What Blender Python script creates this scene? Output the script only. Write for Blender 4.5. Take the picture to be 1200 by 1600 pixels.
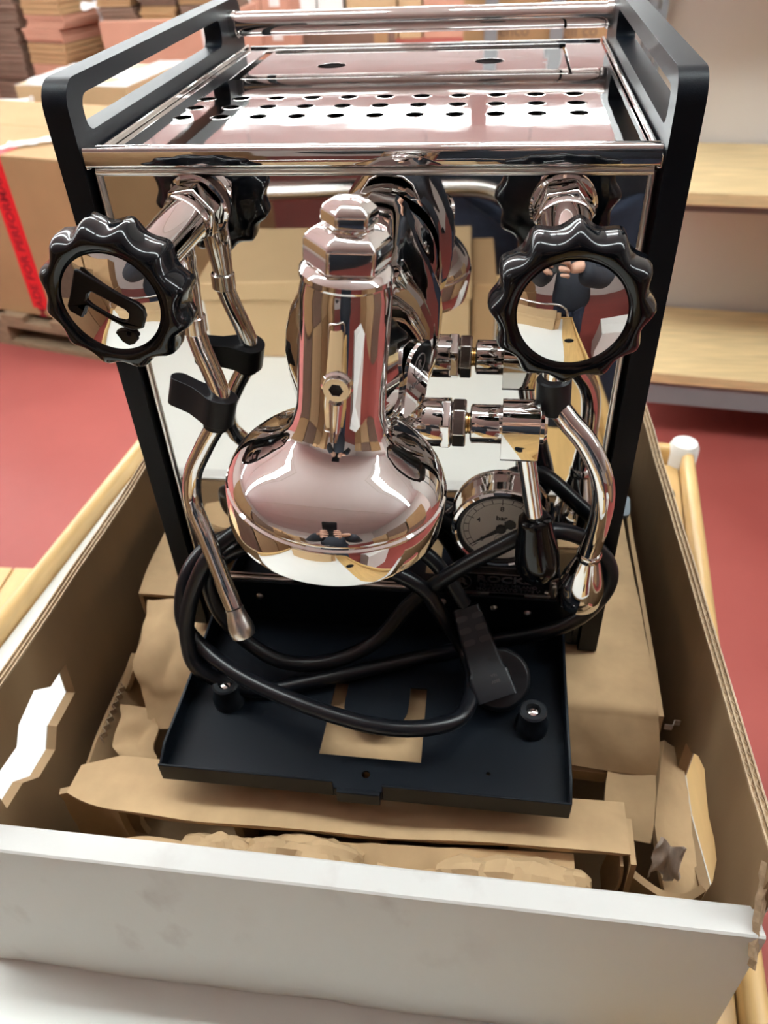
import bpy, bmesh, math, random
from mathutils import Matrix, Vector, noise
from mathutils.geometry import tessellate_polygon
random.seed(7)
R = math.radians
for o in list(bpy.data.objects): bpy.data.objects.remove(o)
SC = bpy.context.scene
COL = SC.collection
mm = 0.001

# ------------------------------------------------------------------ camera
cam_d = bpy.data.cameras.new('camera'); cam = bpy.data.objects.new('camera', cam_d); COL.objects.link(cam)
cam_d.sensor_fit = 'VERTICAL'; cam_d.sensor_height = 36.0; cam_d.lens = 1221.8/1600*36.0
cam.location = (0.0591, -0.3469, 0.4002); cam.rotation_euler = (0.8806, 0.0398, 0.1291)
cam_d.clip_start = 0.01; cam_d.clip_end = 60
cam_d.dof.use_dof = True; cam_d.dof.focus_distance = 0.34; cam_d.dof.aperture_fstop = 15
SC.camera = cam
# ------------------------------------------------------------------ world, exposure
w = bpy.data.worlds.new('world'); SC.world = w; w.use_nodes = True
w.node_tree.nodes['Background'].inputs[0].default_value = (0.95, 0.97, 1, 1)
w.node_tree.nodes['Background'].inputs[1].default_value = 0.25
SC.view_settings.view_transform = 'Standard'; SC.view_settings.look = 'None'
SC.view_settings.exposure = 0.0; SC.view_settings.gamma = 1.0; SC.view_settings.use_curve_mapping = False
SC.cycles.use_denoising = True
SC.cycles.max_bounces = 8; SC.cycles.glossy_bounces = 6; SC.cycles.diffuse_bounces = 3
SC.cycles.adaptive_threshold = 0.03
SC.cycles.sample_clamp_indirect = 8
LIGHT = 32.0          # strength of the ceiling lamps

# ------------------------------------------------------------------ materials
def nodes(m):
    m.use_nodes = True; nt = m.node_tree
    return nt, nt.nodes['Principled BSDF']
def mk(name, col, rough=0.5, metal=0.0, var=0.0, vscale=20, bump=0.0, bscale=60, stretch=None, col2=None, coat=0, spec=0.5, detail=4, rvar=0):
    m = bpy.data.materials.new(name); nt, b = nodes(m); L = nt.links
    b.inputs['Base Color'].default_value = (*col, 1); b.inputs['Roughness'].default_value = rough
    b.inputs['Metallic'].default_value = metal; b.inputs['Coat Weight'].default_value = coat
    b.inputs['Specular IOR Level'].default_value = spec
    if var or bump or col2 or rvar:
        tc = nt.nodes.new('ShaderNodeTexCoord'); mp = nt.nodes.new('ShaderNodeMapping')
        L.new(tc.outputs['Object'], mp.inputs[0])
        if stretch: mp.inputs['Scale'].default_value = stretch
    if var or col2:
        n = nt.nodes.new('ShaderNodeTexNoise'); n.inputs['Scale'].default_value = vscale; n.inputs['Detail'].default_value = detail
        L.new(mp.outputs[0], n.inputs[0])
        r = nt.nodes.new('ShaderNodeValToRGB'); L.new(n.outputs[0], r.inputs[0])
        r.color_ramp.elements[0].position = 0.3; r.color_ramp.elements[1].position = 0.7
        c2 = col2 or tuple(max(0, c*(1-var)) for c in col)
        r.color_ramp.elements[0].color = (*c2, 1); r.color_ramp.elements[1].color = (*col, 1)
        L.new(r.outputs[0], b.inputs['Base Color'])
    if bump:
        n2 = nt.nodes.new('ShaderNodeTexNoise'); n2.inputs['Scale'].default_value = bscale; n2.inputs['Detail'].default_value = 3
        L.new(mp.outputs[0], n2.inputs[0])
        bp = nt.nodes.new('ShaderNodeBump'); bp.inputs['Strength'].default_value = 1.0; bp.inputs['Distance'].default_value = bump
        L.new(n2.outputs[0], bp.inputs['Height']); L.new(bp.outputs[0], b.inputs['Normal'])
    if rvar:
        n3 = nt.nodes.new('ShaderNodeTexNoise'); n3.inputs['Scale'].default_value = vscale
        L.new(mp.outputs[0], n3.inputs[0])
        mr = nt.nodes.new('ShaderNodeMapRange'); mr.inputs['To Min'].default_value = rough; mr.inputs['To Max'].default_value = rough+rvar
        L.new(n3.outputs[0], mr.inputs[0]); L.new(mr.outputs[0], b.inputs['Roughness'])
    return m
M = {}
M['chrome'] = mk('chrome', (0.80, 0.79, 0.78), 0.025, 1)
M['panel'] = mk('polished_steel', (0.74, 0.73, 0.71), 0.02, 1, bump=0.00012, bscale=7)
M['plate'] = mk('polished_steel_plate', (0.74, 0.73, 0.72), 0.03, 1, bump=0.00035, bscale=9)
M['steel'] = mk('brushed_steel', (0.72, 0.71, 0.69), 0.16, 1)
M['satin'] = mk('satin_steel', (0.75, 0.73, 0.70), 0.28, 1)
M['brass'] = mk('brass', (0.72, 0.5, 0.2), 0.25, 1)
M['powder'] = mk('black_powder_coat', (0.0042, 0.0066, 0.0108), 0.38, bump=0.00006, bscale=2500, spec=0.19)
M['inside'] = mk('dark_inside', (0.01, 0.01, 0.012), 0.6)
M['gloss'] = mk('black_bakelite', (0.004, 0.005, 0.007), 0.10, spec=0.36)
M['rubber'] = mk('black_rubber', (0.0055, 0.007, 0.010), 0.40, spec=0.35)
M['cable'] = mk('cable_rubber', (0.005, 0.006, 0.009), 0.28, spec=0.4)
M['dial'] = mk('dial_white', (0.72, 0.71, 0.66), 0.35)
M['ink'] = mk('black_ink', (0.015, 0.015, 0.018), 0.4)
M['engrave'] = mk('engraving_grey', (0.16, 0.15, 0.15), 0.4, 0.6)
M['badge'] = mk('badge_black', (0.008, 0.009, 0.012), 0.25)
M['silvertext'] = mk('silver_lettering', (0.42, 0.42, 0.43), 0.35, 0.9)
M['card'] = mk('kraft_cardboard', (0.53, 0.355, 0.195), 0.82, var=0.18, vscale=45, bump=0.0022, bscale=26, spec=0.2)
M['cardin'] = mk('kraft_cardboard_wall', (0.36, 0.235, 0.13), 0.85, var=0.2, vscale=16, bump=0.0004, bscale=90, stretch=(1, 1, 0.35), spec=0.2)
M['cardedge'] = mk('cardboard_torn_edge', (0.56, 0.41, 0.27), 0.9, var=0.35, vscale=250, spec=0.1)
M['tornwhite'] = mk('torn_paper_edge', (0.66, 0.55, 0.47), 0.9, var=0.3, vscale=200, spec=0.1)
M['paper'] = mk('crumpled_kraft_paper', (0.53, 0.36, 0.20), 0.75, var=0.12, vscale=60, bump=0.0008, bscale=70, spec=0.25)
M['wood'] = mk('varnished_pine', (0.66, 0.42, 0.17), 0.35, var=0.22, vscale=14, stretch=(9, 0.7, 9), coat=0.2)
M['whitesheet'] = mk('white_board', (0.80, 0.80, 0.76), 0.6, var=0.03, vscale=9)
M['floor'] = mk('red_floor_paint', (0.33, 0.068, 0.056), 0.48, col2=(0.265, 0.048, 0.040), vscale=2.2, bump=0.001, bscale=12, detail=8, rvar=0.2)
M['wall'] = mk('wall_paint', (0.66, 0.60, 0.56), 0.8, var=0.05, vscale=3, bump=0.0005, bscale=300)
M['ceil'] = mk('ceiling_paint', (0.80, 0.74, 0.73), 0.8, var=0.04, vscale=2)
M['greymetal'] = mk('grey_steel_rack', (0.22, 0.23, 0.24), 0.45, 0.0, var=0.06, vscale=12)
M['pine'] = mk('pine_board', (0.78, 0.58, 0.31), 0.5, var=0.25, vscale=10, stretch=(0.8, 9, 9))
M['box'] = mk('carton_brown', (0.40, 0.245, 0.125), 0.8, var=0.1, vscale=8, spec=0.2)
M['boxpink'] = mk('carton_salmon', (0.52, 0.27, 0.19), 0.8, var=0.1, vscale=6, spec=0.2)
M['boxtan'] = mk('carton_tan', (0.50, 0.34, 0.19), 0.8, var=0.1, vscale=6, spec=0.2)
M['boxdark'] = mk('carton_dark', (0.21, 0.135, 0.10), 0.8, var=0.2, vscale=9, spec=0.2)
M['boxwhite'] = mk('carton_white', (0.75, 0.73, 0.70), 0.7, spec=0.2)
M['redtape'] = mk('red_tape', (0.72, 0.012, 0.02), 0.35)
M['tapeink'] = mk('tape_dark_print', (0.22, 0.0, 0.01), 0.5)
M['palletwood'] = mk('pallet_wood', (0.30, 0.20, 0.12), 0.85, var=0.35, vscale=12, stretch=(1, 8, 8))
M['jacket'] = mk('navy_jacket', (0.010, 0.014, 0.024), 0.8, var=0.3, vscale=25, bump=0.003, bscale=25)
M['jeans'] = mk('dark_jeans', (0.02, 0.03, 0.06), 0.85, var=0.3, vscale=60)
M['skin'] = mk('skin', (0.55, 0.32, 0.23), 0.5)
M['hair'] = mk('dark_hair', (0.02, 0.014, 0.01), 0.6)
M['phone'] = mk('phone_black', (0.01, 0.01, 0.012), 0.15)
M['bluetab'] = mk('grey_blue_plastic', (0.11, 0.15, 0.19), 0.4)
def wrapmat():
    m = bpy.data.materials.new('clear_stretch_film'); nt, b = nodes(m)
    b.inputs['Base Color'].default_value = (0.95, 0.95, 0.95, 1); b.inputs['Roughness'].default_value = 0.18
    b.inputs['Alpha'].default_value = 0.55; b.inputs['Specular IOR Level'].default_value = 1.0
    return m
M['wrap'] = wrapmat()
def whitecard():
    m = mk('white_printed_cardboard', (0.72, 0.71, 0.685), 0.6, bump=0.0004, bscale=35, spec=0.25)
    nt, b = nodes(m); L = nt.links
    tc = nt.nodes.new('ShaderNodeTexCoord'); mp = nt.nodes.new('ShaderNodeMapping'); mp.inputs['Scale'].default_value = (1, 1, 0.6)
    L.new(tc.outputs['Object'], mp.inputs[0])
    n = nt.nodes.new('ShaderNodeTexNoise'); n.inputs['Scale'].default_value = 34; n.inputs['Detail'].default_value = 5; L.new(mp.outputs[0], n.inputs[0])
    n2 = nt.nodes.new('ShaderNodeTexNoise'); n2.inputs['Scale'].default_value = 5; L.new(mp.outputs[0], n2.inputs[0])
    r = nt.nodes.new('ShaderNodeValToRGB'); r.color_ramp.elements[0].position = 0.55; r.color_ramp.elements[1].position = 0.72; L.new(n.outputs[0], r.inputs[0])
    r2 = nt.nodes.new('ShaderNodeValToRGB'); r2.color_ramp.elements[0].position = 0.47; r2.color_ramp.elements[1].position = 0.66; L.new(n2.outputs[0], r2.inputs[0])
    mu = nt.nodes.new('ShaderNodeMath'); mu.operation = 'MULTIPLY'; L.new(r.outputs[0], mu.inputs[0]); L.new(r2.outputs[0], mu.inputs[1])
    mx = nt.nodes.new('ShaderNodeMixRGB'); L.new(mu.outputs[0], mx.inputs[0])
    mx.inputs[1].default_value = (0.72, 0.71, 0.685, 1); mx.inputs[2].default_value = (0.47, 0.40, 0.37, 1)
    L.new(mx.outputs[0], b.inputs['Base Color'])
    return m
M['whitecard'] = whitecard()
def emit(name, col, s):
    m = bpy.data.materials.new(name); nt, b = nodes(m)
    b.inputs['Base Color'].default_value = (0.8, 0.8, 0.8, 1)
    b.inputs['Emission Color'].default_value = (*col, 1); b.inputs['Emission Strength'].default_value = s
    return m
M['lamp'] = emit('lamp_diffuser', (0.90, 1.0, 1.0), LIGHT)

# ------------------------------------------------------------------ mesh helpers (all lengths in millimetres)
def catmull(P, n=8):
    P = [Vector(p) for p in P]; out = []
    for i in range(len(P)-1):
        p0 = P[i-1] if i > 0 else 2*P[0]-P[1]; p1 = P[i]; p2 = P[i+1]; p3 = P[i+2] if i+2 < len(P) else 2*P[-1]-P[-2]
        for k in range(n):
            t = k/n
            out.append(0.5*((2*p1)+(p2-p0)*t+(2*p0-5*p1+4*p2-p3)*t*t+(3*p1-p0-3*p2+p3)*t**3))
    out.append(P[-1]); return out
def rrect(x0, x1, y0, y1, r, n=6):
    if not isinstance(r, (list, tuple)): r = [r]*4
    out = []
    for (cx, cy, a0, rr) in ((x1-r[0], y0+r[0], -90, r[0]), (x1-r[1], y1-r[1], 0, r[1]), (x0+r[2], y1-r[2], 90, r[2]), (x0+r[3], y0+r[3], 180, r[3])):
        if rr <= 0: out.append((cx, cy)); continue
        for k in range(n+1):
            a = R(a0+90*k/n); out.append((cx+rr*math.cos(a), cy+rr*math.sin(a)))
    return out
def circle(cx, cy, r, n=16, ry=None):
    return [(cx+r*math.cos(2*math.pi*k/n), cy+(ry or r)*math.sin(2*math.pi*k/n)) for k in range(n)]
class MB:
    def __init__(s): s.v = []; s.f = []
    def add(s, V, F, T=None):
        b = len(s.v)
        s.v += [(T @ Vector(v)) if T else Vector(v) for v in V]; s.f += [tuple(b+i for i in f) for f in F]; return s
    def box(s, x0, x1, y0, y1, z0, z1, T=None):
        V = [(x, y, z) for z in (z0, z1) for y in (y0, y1) for x in (x0, x1)]
        return s.add(V, [(0, 2, 3, 1), (4, 5, 7, 6), (0, 1, 5, 4), (1, 3, 7, 5), (3, 2, 6, 7), (2, 0, 4, 6)], T)
    def lathe(s, prof, seg=32, T=None, phase=0, cap=True):
        V = []; F = []; n = len(prof)
        for r, z in prof:
            for k in range(seg):
                a = 2*math.pi*(k+phase)/seg; V.append((r*math.cos(a), r*math.sin(a), z))
        for i in range(n-1):
            for k in range(seg):
                k2 = (k+1) % seg; F.append((i*seg+k, i*seg+k2, (i+1)*seg+k2, (i+1)*seg+k))
        if cap:
            F.append(tuple(reversed(range(seg)))); F.append(tuple((n-1)*seg+k for k in range(seg)))
        return s.add(V, F, T)
    def loft(s, loops, T=None, cap=True):
        V = [p for l in loops for p in l]; k0 = len(loops[0]); F = []
        for i in range(len(loops)-1):
            for k in range(k0):
                k2 = (k+1) % k0; F.append((i*k0+k, i*k0+k2, (i+1)*k0+k2, (i+1)*k0+k))
        if cap: F.append(tuple(reversed(range(k0)))); F.append(tuple((len(loops)-1)*k0+k for k in range(k0)))
        return s.add(V, F, T)
    def tube(s, P, r, seg=14, T=None, smooth=8, cap=True):
        P = catmull(P, smooth) if smooth else [Vector(p) for p in P]
        n = len(P); rr = r if isinstance(r, list) else None; loops = []
        t0 = (P[1]-P[0]).normalized(); up = Vector((0, 0, 1)) if abs(t0.z) < .9 else Vector((1, 0, 0))
        u = t0.cross(up).normalized()
        for i in range(n):
            t = (P[min(i+1, n-1)]-P[max(i-1, 0)]).normalized()
            u = (u-t*u.dot(t)).normalized(); v = t.cross(u)
            rad = r if rr is None else rr[0]+(rr[-1]-rr[0])*i/(n-1) if len(rr) == 2 else rr[min(int(i/(n-1)*(len(rr)-1)+.5), len(rr)-1)]
            loops.append([P[i]+u*(rad*math.cos(2*math.pi*k/seg))+v*(rad*math.sin(2*math.pi*k/seg)) for k in range(seg)])
        return s.loft(loops, T, cap)
    def prism(s, loops, h0, h1, T=None):
        """polygon with holes in xy, extruded along z from h0 to h1"""
        tri = tessellate_polygon([[Vector((x, y, 0)) for x, y in l] for l in loops])
        P = [p for l in loops for p in l]; n = len(P)
        V = [(x, y, h0) for x, y in P]+[(x, y, h1) for x, y in P]; F = []
        for t in tri: F.append(tuple(reversed(t))); F.append(tuple(i+n for i in t))
        b = 0
        for l in loops:
            m = len(l)
            for k in range(m):
                a, c = b+k, b+(k+1) % m; F.append((a, c, c+n, a+n))
            b += m
        return s.add(V, F, T)
    def grid(s, fn, nu, nv, T=None, thick=0):
        """sheet from fn(u,v)->xyz, u,v in 0..1, closed to a slab of the given thickness along -normal z"""
        V = [Vector(fn(i/nu, j/nv)) for j in range(nv+1) for i in range(nu+1)]; F = []
        W = nu+1
        for j in range(nv):
            for i in range(nu): F.append((j*W+i, j*W+i+1, (j+1)*W+i+1, (j+1)*W+i))
        if thick:
            n = len(V); N = [Vector((0, 0, 0)) for _ in V]
            for f in F:
                nn = (V[f[1]]-V[f[0]]).cross(V[f[3]]-V[f[0]])
                for i in f: N[i] += nn
            V = V+[V[i]-N[i].normalized()*thick for i in range(n)]
            F2 = [tuple(reversed([i+n for i in f])) for f in F]
            E = [(i, i+1) for i in range(nu)]+[((j)*W+nu, (j+1)*W+nu) for j in range(nv)]+[(nv*W+i+1, nv*W+i) for i in range(nu)]+[((j+1)*W, j*W) for j in range(nv)]
            F = F+F2+[(b, a, a+n, b+n) for a, b in E]
        return s.add(V, F, T)
    def build(s, name, mat, parent=None, smooth=40, bevel=0, seg=2, label=None):
        me = bpy.data.meshes.new(name); me.from_pydata([v*mm for v in s.v], [], s.f); me.validate()
        bm = bmesh.new(); bm.from_mesh(me); bmesh.ops.recalc_face_normals(bm, faces=bm.faces); bm.to_mesh(me); bm.free()
        if smooth:
            me.polygons.foreach_set('use_smooth', [True]*len(me.polygons)); me.set_sharp_from_angle(angle=R(smooth))
        o = bpy.data.objects.new(name, me); COL.objects.link(o)
        me.materials.append(M[mat] if isinstance(mat, str) else mat)
        if parent: o.parent = parent
        if bevel:
            b = o.modifiers.new('bevel', 'BEVEL'); b.width = bevel*mm; b.segments = seg; b.limit_method = 'ANGLE'; b.angle_limit = R(35)
        if label: o['label'] = label
        return o
def empty(name, label, cat, loc=(0, 0, 0), group=None):
    o = bpy.data.objects.new(name, None); COL.objects.link(o); o.empty_display_size = 0.05
    o.location = Vector(loc)*mm; tag(o, label, cat, group); return o
def tag(o, label, cat, group=None):
    o['label'] = label; o['category'] = cat
    if group: o['group'] = group
    return o
def put(o, parent):                       # parent without moving
    o.parent = parent; o.matrix_parent_inverse = Matrix.Translation(-parent.location) @ Matrix.Identity(4) if parent.rotation_euler[:] == (0, 0, 0) else parent.matrix_basis.inverted(); return o
def part(mb, name, mat, parent, **k):
    o = mb.build(name, mat, None, **k); put(o, parent); return o
def sub(mb, name, mat, parent, **k):      # parent is a part: its own world matrix is the identity
    return mb.build(name, mat, parent, **k)
def struct(o): o['kind'] = 'structure'; return o
def along(p, d):                          # matrix whose z axis points along d at p
    return Matrix.Translation(Vector(p)) @ Vector(d).to_track_quat('Z', 'Y').to_matrix().to_4x4()
def text(body, size, T, name, mat, parent, extrude=0.15, bold=0.0, sx=1.0):
    c = bpy.data.curves.new(name, 'FONT'); c.body = body; c.size = size*mm; c.extrude = extrude*mm; c.offset = bold*mm
    c.align_x = 'CENTER'; c.align_y = 'CENTER'; c.resolution_u = 3
    to = bpy.data.objects.new(name+'_curve', c); COL.objects.link(to)
    bpy.context.view_layer.update()
    me = bpy.data.meshes.new_from_object(to.evaluated_get(bpy.context.evaluated_depsgraph_get()))
    bpy.data.objects.remove(to)
    S = Matrix.Diagonal((sx, 1, 1, 1)); T2 = T.copy(); T2.translation = T.translation*mm
    me.transform(T2 @ S); me.materials.clear(); me.materials.append(M[mat])
    o = bpy.data.objects.new(name, me); COL.objects.link(o)
    if parent:
        o.parent = parent
    return o
FRONT = Matrix(((1, 0, 0, 0), (0, 0, -1, 0), (0, 1, 0, 0), (0, 0, 0, 1)))    # xy plane -> xz plane, z -> -y (faces the camera)
YZ = Matrix(((0, 0, 1, 0), (1, 0, 0, 0), (0, 1, 0, 0), (0, 0, 0, 1)))        # (a,b,h) -> y=a, z=b, x=h
TR = Matrix.Translation
FLOOR = -900.0

# ================================================================== the room
def slab(name, x0, x1, y0, y1, z0, z1, mat, T=None):
    return struct(MB().box(x0, x1, y0, y1, z0, z1, T).build(name, mat, smooth=0))
slab('floor', -9000, 6000, -6000, 14000, FLOOR-60, FLOOR, 'floor')
CEIL = 2300.0
slab('ceiling', -9000, 6000, -6000, 14000, CEIL, CEIL+60, 'ceil')
slab('wall_back', -9000, 6000, 14000, 14100, FLOOR, CEIL, 'wall')
slab('wall_front', -9000, 6000, -6100, -6000, FLOOR, CEIL, 'wall')
slab('wall_left', -9100, -9000, -6000, 14000, FLOOR, CEIL, 'wall')
slab('wall_east', 6000, 6100, -6000, 14000, FLOOR, CEIL, 'wall')
# ceiling panel seams
for i, y in enumerate(range(-4800, 13000, 1200)):
    slab('trim_%d' % (i+1), -9000, 6000, y-12, y+12, CEIL-8, CEIL, 'wall')
# ceiling lamps: long fluorescent battens
def lamp(x, y, label):
    z = CEIL-420
    e = empty('ceiling_lamp', label, 'lamp', (x, y, z), 'fluorescent ceiling lamps')
    part(MB().prism([rrect(-1180, 1180, -70, 70, 10)], 30, 50, TR((x, y, z))), 'housing', 'boxwhite', e, smooth=0)
    for dy in (-55, 55): part(MB().tube([(x-1170, y+dy, z), (x+1170, y+dy, z)], 34, 12, smooth=0), 'tube', 'lamp', e)
    for dx in (-800, 800): part(MB().tube([(x+dx, y, z+50), (x+dx, y, CEIL)], 4, 6, smooth=0), 'hanger', 'greymetal', e)
    return e
for y, row in ((200, 'row above the machine'), (2500, 'row above the shelf'), (4800, 'row above the cartons'), (7000, 'row mirrored in the cup tray'), (12600, 'farthest row')):
    for x, side in ((-6400, 'far left'), (-3900, 'left'), (-1400, 'middle'), (1100, 'right'), (3600, 'far right')):
        lamp(x, y, 'twin tube ceiling lamp, %s one of the %s' % (side, row))

# ------------------------------------------------------------------ shelf and wall on the right
SH = TR((505.9, 1596.9, 0)) @ Matrix.Rotation(R(-6.76), 4, 'Z')     # local x along the shelf, y away from the camera
struct(MB().box(-190, 3600, 430, 520, FLOOR, CEIL, SH).build('wall_right', 'wall', smooth=0))
shelf = empty('storage_shelf', 'grey steel storage shelf with pine boards against the pale wall', 'shelf', (505.9, 1596.9, FLOOR))
def post(x, y):
    m = MB(); hole = []
    loops = [[(-18, FLOOR), (18, FLOOR), (18, 1200), (-18, 1200)]]
    z = -300
    while z < 600: loops.append(rrect(-5, 5, z, z+24, 4, 3)); z += 50
    m.prism(loops, -2, 2, SH @ TR((x, y, 0)) @ FRONT)
    m.box(-18, -14, 0, 34, FLOOR, 1200, SH @ TR((x, y, 0))); m.box(14, 18, 0, 34, FLOOR, 1200, SH @ TR((x, y, 0)))
    part(m, 'upright_post', 'greymetal', shelf, smooth=0)
for x in (-140, 1700): post(x, 0); post(x, 380)
for z0, nm in ((-710, 0), (-238, 1), (420, 2)):
    b = MB().box(-120, 1690, -8, 415, z0, z0+30, SH); part(b, 'shelf_board', 'pine', shelf, bevel=2)
for z0 in (-778,):
    b = MB().box(-120, 1690, 0, 30, z0, z0+66, SH); part(b, 'front_beam', 'greymetal', shelf, bevel=2)
    b = MB().box(-120, 1690, 370, 400, z0, z0+66, SH); part(b, 'back_beam', 'greymetal', shelf, bevel=2)
for z0 in (-262, 396):
    b = MB().box(-120, 1690, 24, 48, z0, z0+22, SH); part(b, 'board_support', 'greymetal', shelf)

ORDW = ['lowest', 'second', 'third', 'fourth', 'fifth', 'sixth', 'seventh', 'topmost']
# ------------------------------------------------------------------ cartons in the background
def carton(x0, x1, y0, y1, z0, z1, mat, name, label, rz=0, tape=None, group=None, flaps=True, cat='box'):
    cx, cy = (x0+x1)/2, (y0+y1)/2; T = TR((cx, cy, 0)) @ Matrix.Rotation(R(rz), 4, 'Z')
    e = empty(name, label, cat, (cx, cy, z0), group); hx, hy = (x1-x0)/2, (y1-y0)/2
    part(MB().box(-hx, hx, -hy, hy, z0, z1-4, T), 'body', mat, e, bevel=4)
    if flaps:
        part(MB().box(-hx, hx, -hy, -2, z1-4, z1, T), 'flap', mat, e, bevel=1.5); part(MB().box(-hx, hx, 2, hy, z1-4, z1, T), 'flap', mat, e, bevel=1.5)
    return e, T, hx, hy
def pallet(x0, x1, y0, y1, label, rz=0):
    cx, cy = (x0+x1)/2, (y0+y1)/2; T = TR((cx, cy, 0)) @ Matrix.Rotation(R(rz), 4, 'Z'); hx, hy = (x1-x0)/2, (y1-y0)/2
    e = empty('pallet', label, 'pallet', (cx, cy, FLOOR), 'wooden pallets')
    n = 6
    for k in range(n):
        a = -hx+k*(2*hx-100)/(n-1); part(MB().box(a, a+100, -hy, hy, FLOOR+98, FLOOR+120, T), 'deck_board', 'palletwood', e, smooth=0)
    for y in (-hy, -50, hy-100):
        part(MB().box(-hx, hx, y, y+100, FLOOR+76, FLOOR+98, T), 'stringer_board', 'palletwood', e, smooth=0)
        part(MB().box(-hx, hx, y, y+100, FLOOR, FLOOR+18, T), 'bottom_board', 'palletwood', e, smooth=0)
        for x in (-hx, -70, hx-140): part(MB().box(x, x+140, y, y+100, FLOOR+18, FLOOR+76, T), 'block', 'palletwood', e, smooth=0)
    return e
# brown carton with the red printed tape
pallet(-2250, -1050, 2060, 2860, 'wooden pallet under the carton with red tape', -14)
e, T, hx, hy = carton(-2080, -1130, 2080, 2720, FLOOR+120, -240, 'box', 'carton', 'large brown carton sealed with red printed tape standing on a pallet', -14)
tx = hx-335
tp = part(MB().box(tx, tx+72, -hy-0.8, -hy, FLOOR+150, -242, T).box(tx, tx+72, -hy, -hy+90, -240, -239, T).box(-hx, tx, -hy-0.8, -hy, -345, -255, T), 'red_tape', 'redtape', e, smooth=0)
text('MADE FOR PERFORMANCE', 46, T @ TR((tx+36, -hy-1.2, -505)) @ FRONT @ Matrix.Rotation(R(90), 4, 'Z'), 'tape_print', 'tapeink', tp, extrude=0.3, bold=0.6)
# white stretch film lying over its top and hanging off
film = MB().grid(lambda u, v: (T @ Vector((tx+40+u*(hx-tx-60), -hy+30+v*70+u*260, -236+14*noise.noise(Vector((u*9, v*3, 1)))+8))), 26, 5, thick=1.2)
tag(film.build('stretch_film', 'wrap'), 'crinkled clear stretch film lying on the carton with red tape', 'plastic film')
# pale push bar of another trolley
e2 = empty('trolley', 'pale grey push bar of another trolley at the left edge, behind the taped carton', 'trolley', (-2300, 3000, FLOOR))
part(MB().tube([(-2600, 3000, FLOOR), (-2600, 3000, -360), (-2560, 3000, -310), (-1930, 3000, -305), (-1892, 3000, -345), (-1890, 3000, FLOOR)], 24, smooth=4), 'push_bar', 'boxwhite', e2)
part(MB().box(-2600, -1890, 2990, 3085, FLOOR+140, FLOOR+170), 'deck', 'greymetal', e2)
# tall stacks of flattened cartons
def bundle(cx, cy, z0, h, wx, wy, rz, mat, label, group, n=6):
    T = TR((cx, cy, 0)) @ Matrix.Rotation(R(rz), 4, 'Z'); e = empty('carton_bundle', label, 'cardboard', (cx, cy, z0), group)
    t = h/n
    for k in range(n):
        dx, dy = random.uniform(-9, 9), random.uniform(-9, 9)
        part(MB().box(-wx/2+dx, wx/2+dx, -wy/2+dy, wy/2+dy, z0+k*t, z0+(k+1)*t-t*0.12, T), 'flat_carton', mat, e, smooth=0)
    return e
pallet(-3420, -2640, 5200, 5900, 'wooden pallet under the tall wrapped stack of flattened cartons', -18)
lev = [(0, 150), (152, 60), (214, 46), (262, 120), (384, 80), (466, 70), (538, 130), (670, 120)]
for k, (dz, h) in enumerate(lev):
    for c, (x, wx) in enumerate(((-3180, 318), (-2820, 318))):
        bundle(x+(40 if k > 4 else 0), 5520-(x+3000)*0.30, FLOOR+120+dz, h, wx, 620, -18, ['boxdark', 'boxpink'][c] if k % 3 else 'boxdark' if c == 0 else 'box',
               '%s carton bundle of the %s column in the tall wrapped stack' % (ORDW[k], ['dark left', 'paler right'][c]), 'bundles in the tall wrapped stack', n=4)
for k in range(5):
    bundle(-3760, 5300, FLOOR+120+k*150, 140, 420, 600, -10, 'box' if k % 2 else 'boxpink', '%s bundle of flattened cartons at the far left edge' % (ORDW[k] if k < 4 else 'topmost'), 'bundles at the far left edge', n=3)
pallet(-4020, -3600, 5000, 5560, 'wooden pallet at the far left edge under flattened cartons', -10)
f2 = MB().grid(lambda u, v: (-2560+90*v+30*math.sin(v*4)+26*noise.noise(Vector((u*3, v*12, 0))), 5180+80*u+20*noise.noise(Vector((u*4, v*9, 5))), -120-430*v), 5, 30, thick=1.2)
tag(f2.build('stretch_film', 'wrap'), 'bunched clear stretch film hanging down the side of the tall wrapped stack', 'plastic film')
f3 = MB().grid(lambda u, v: (-2600+330*u, 5150+20*v, -215+34*v+14*noise.noise(Vector((u*6, v*4, 9)))), 20, 4, thick=1.2)
tag(f3.build('stretch_film', 'wrap'), 'loose end of stretch film sticking out beside the tall stack', 'plastic film')
# big salmon carton with flat bundles on it
pallet(-2480, -1600, 5000, 5850, 'wooden pallet under the big reddish brown carton', -4)
carton(-2440, -1660, 5040, 5800, FLOOR+120, -275, 'boxpink', 'carton', 'big reddish brown carton below the row of flat bundles', -4)
for k in range(3):
    for c in range(3):
        bundle(-2330+c*260, 5420, -275+k*72, 68, 224, 620, -4+random.uniform(-1, 1), ['boxdark', 'box'][(k+c) % 2], '%s flat bundle in the %s pile on the big reddish brown carton' % (['bottom', 'middle', 'top'][k], ['left', 'centre', 'right'][c]), 'bundles on the big reddish brown carton', n=3)
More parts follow.
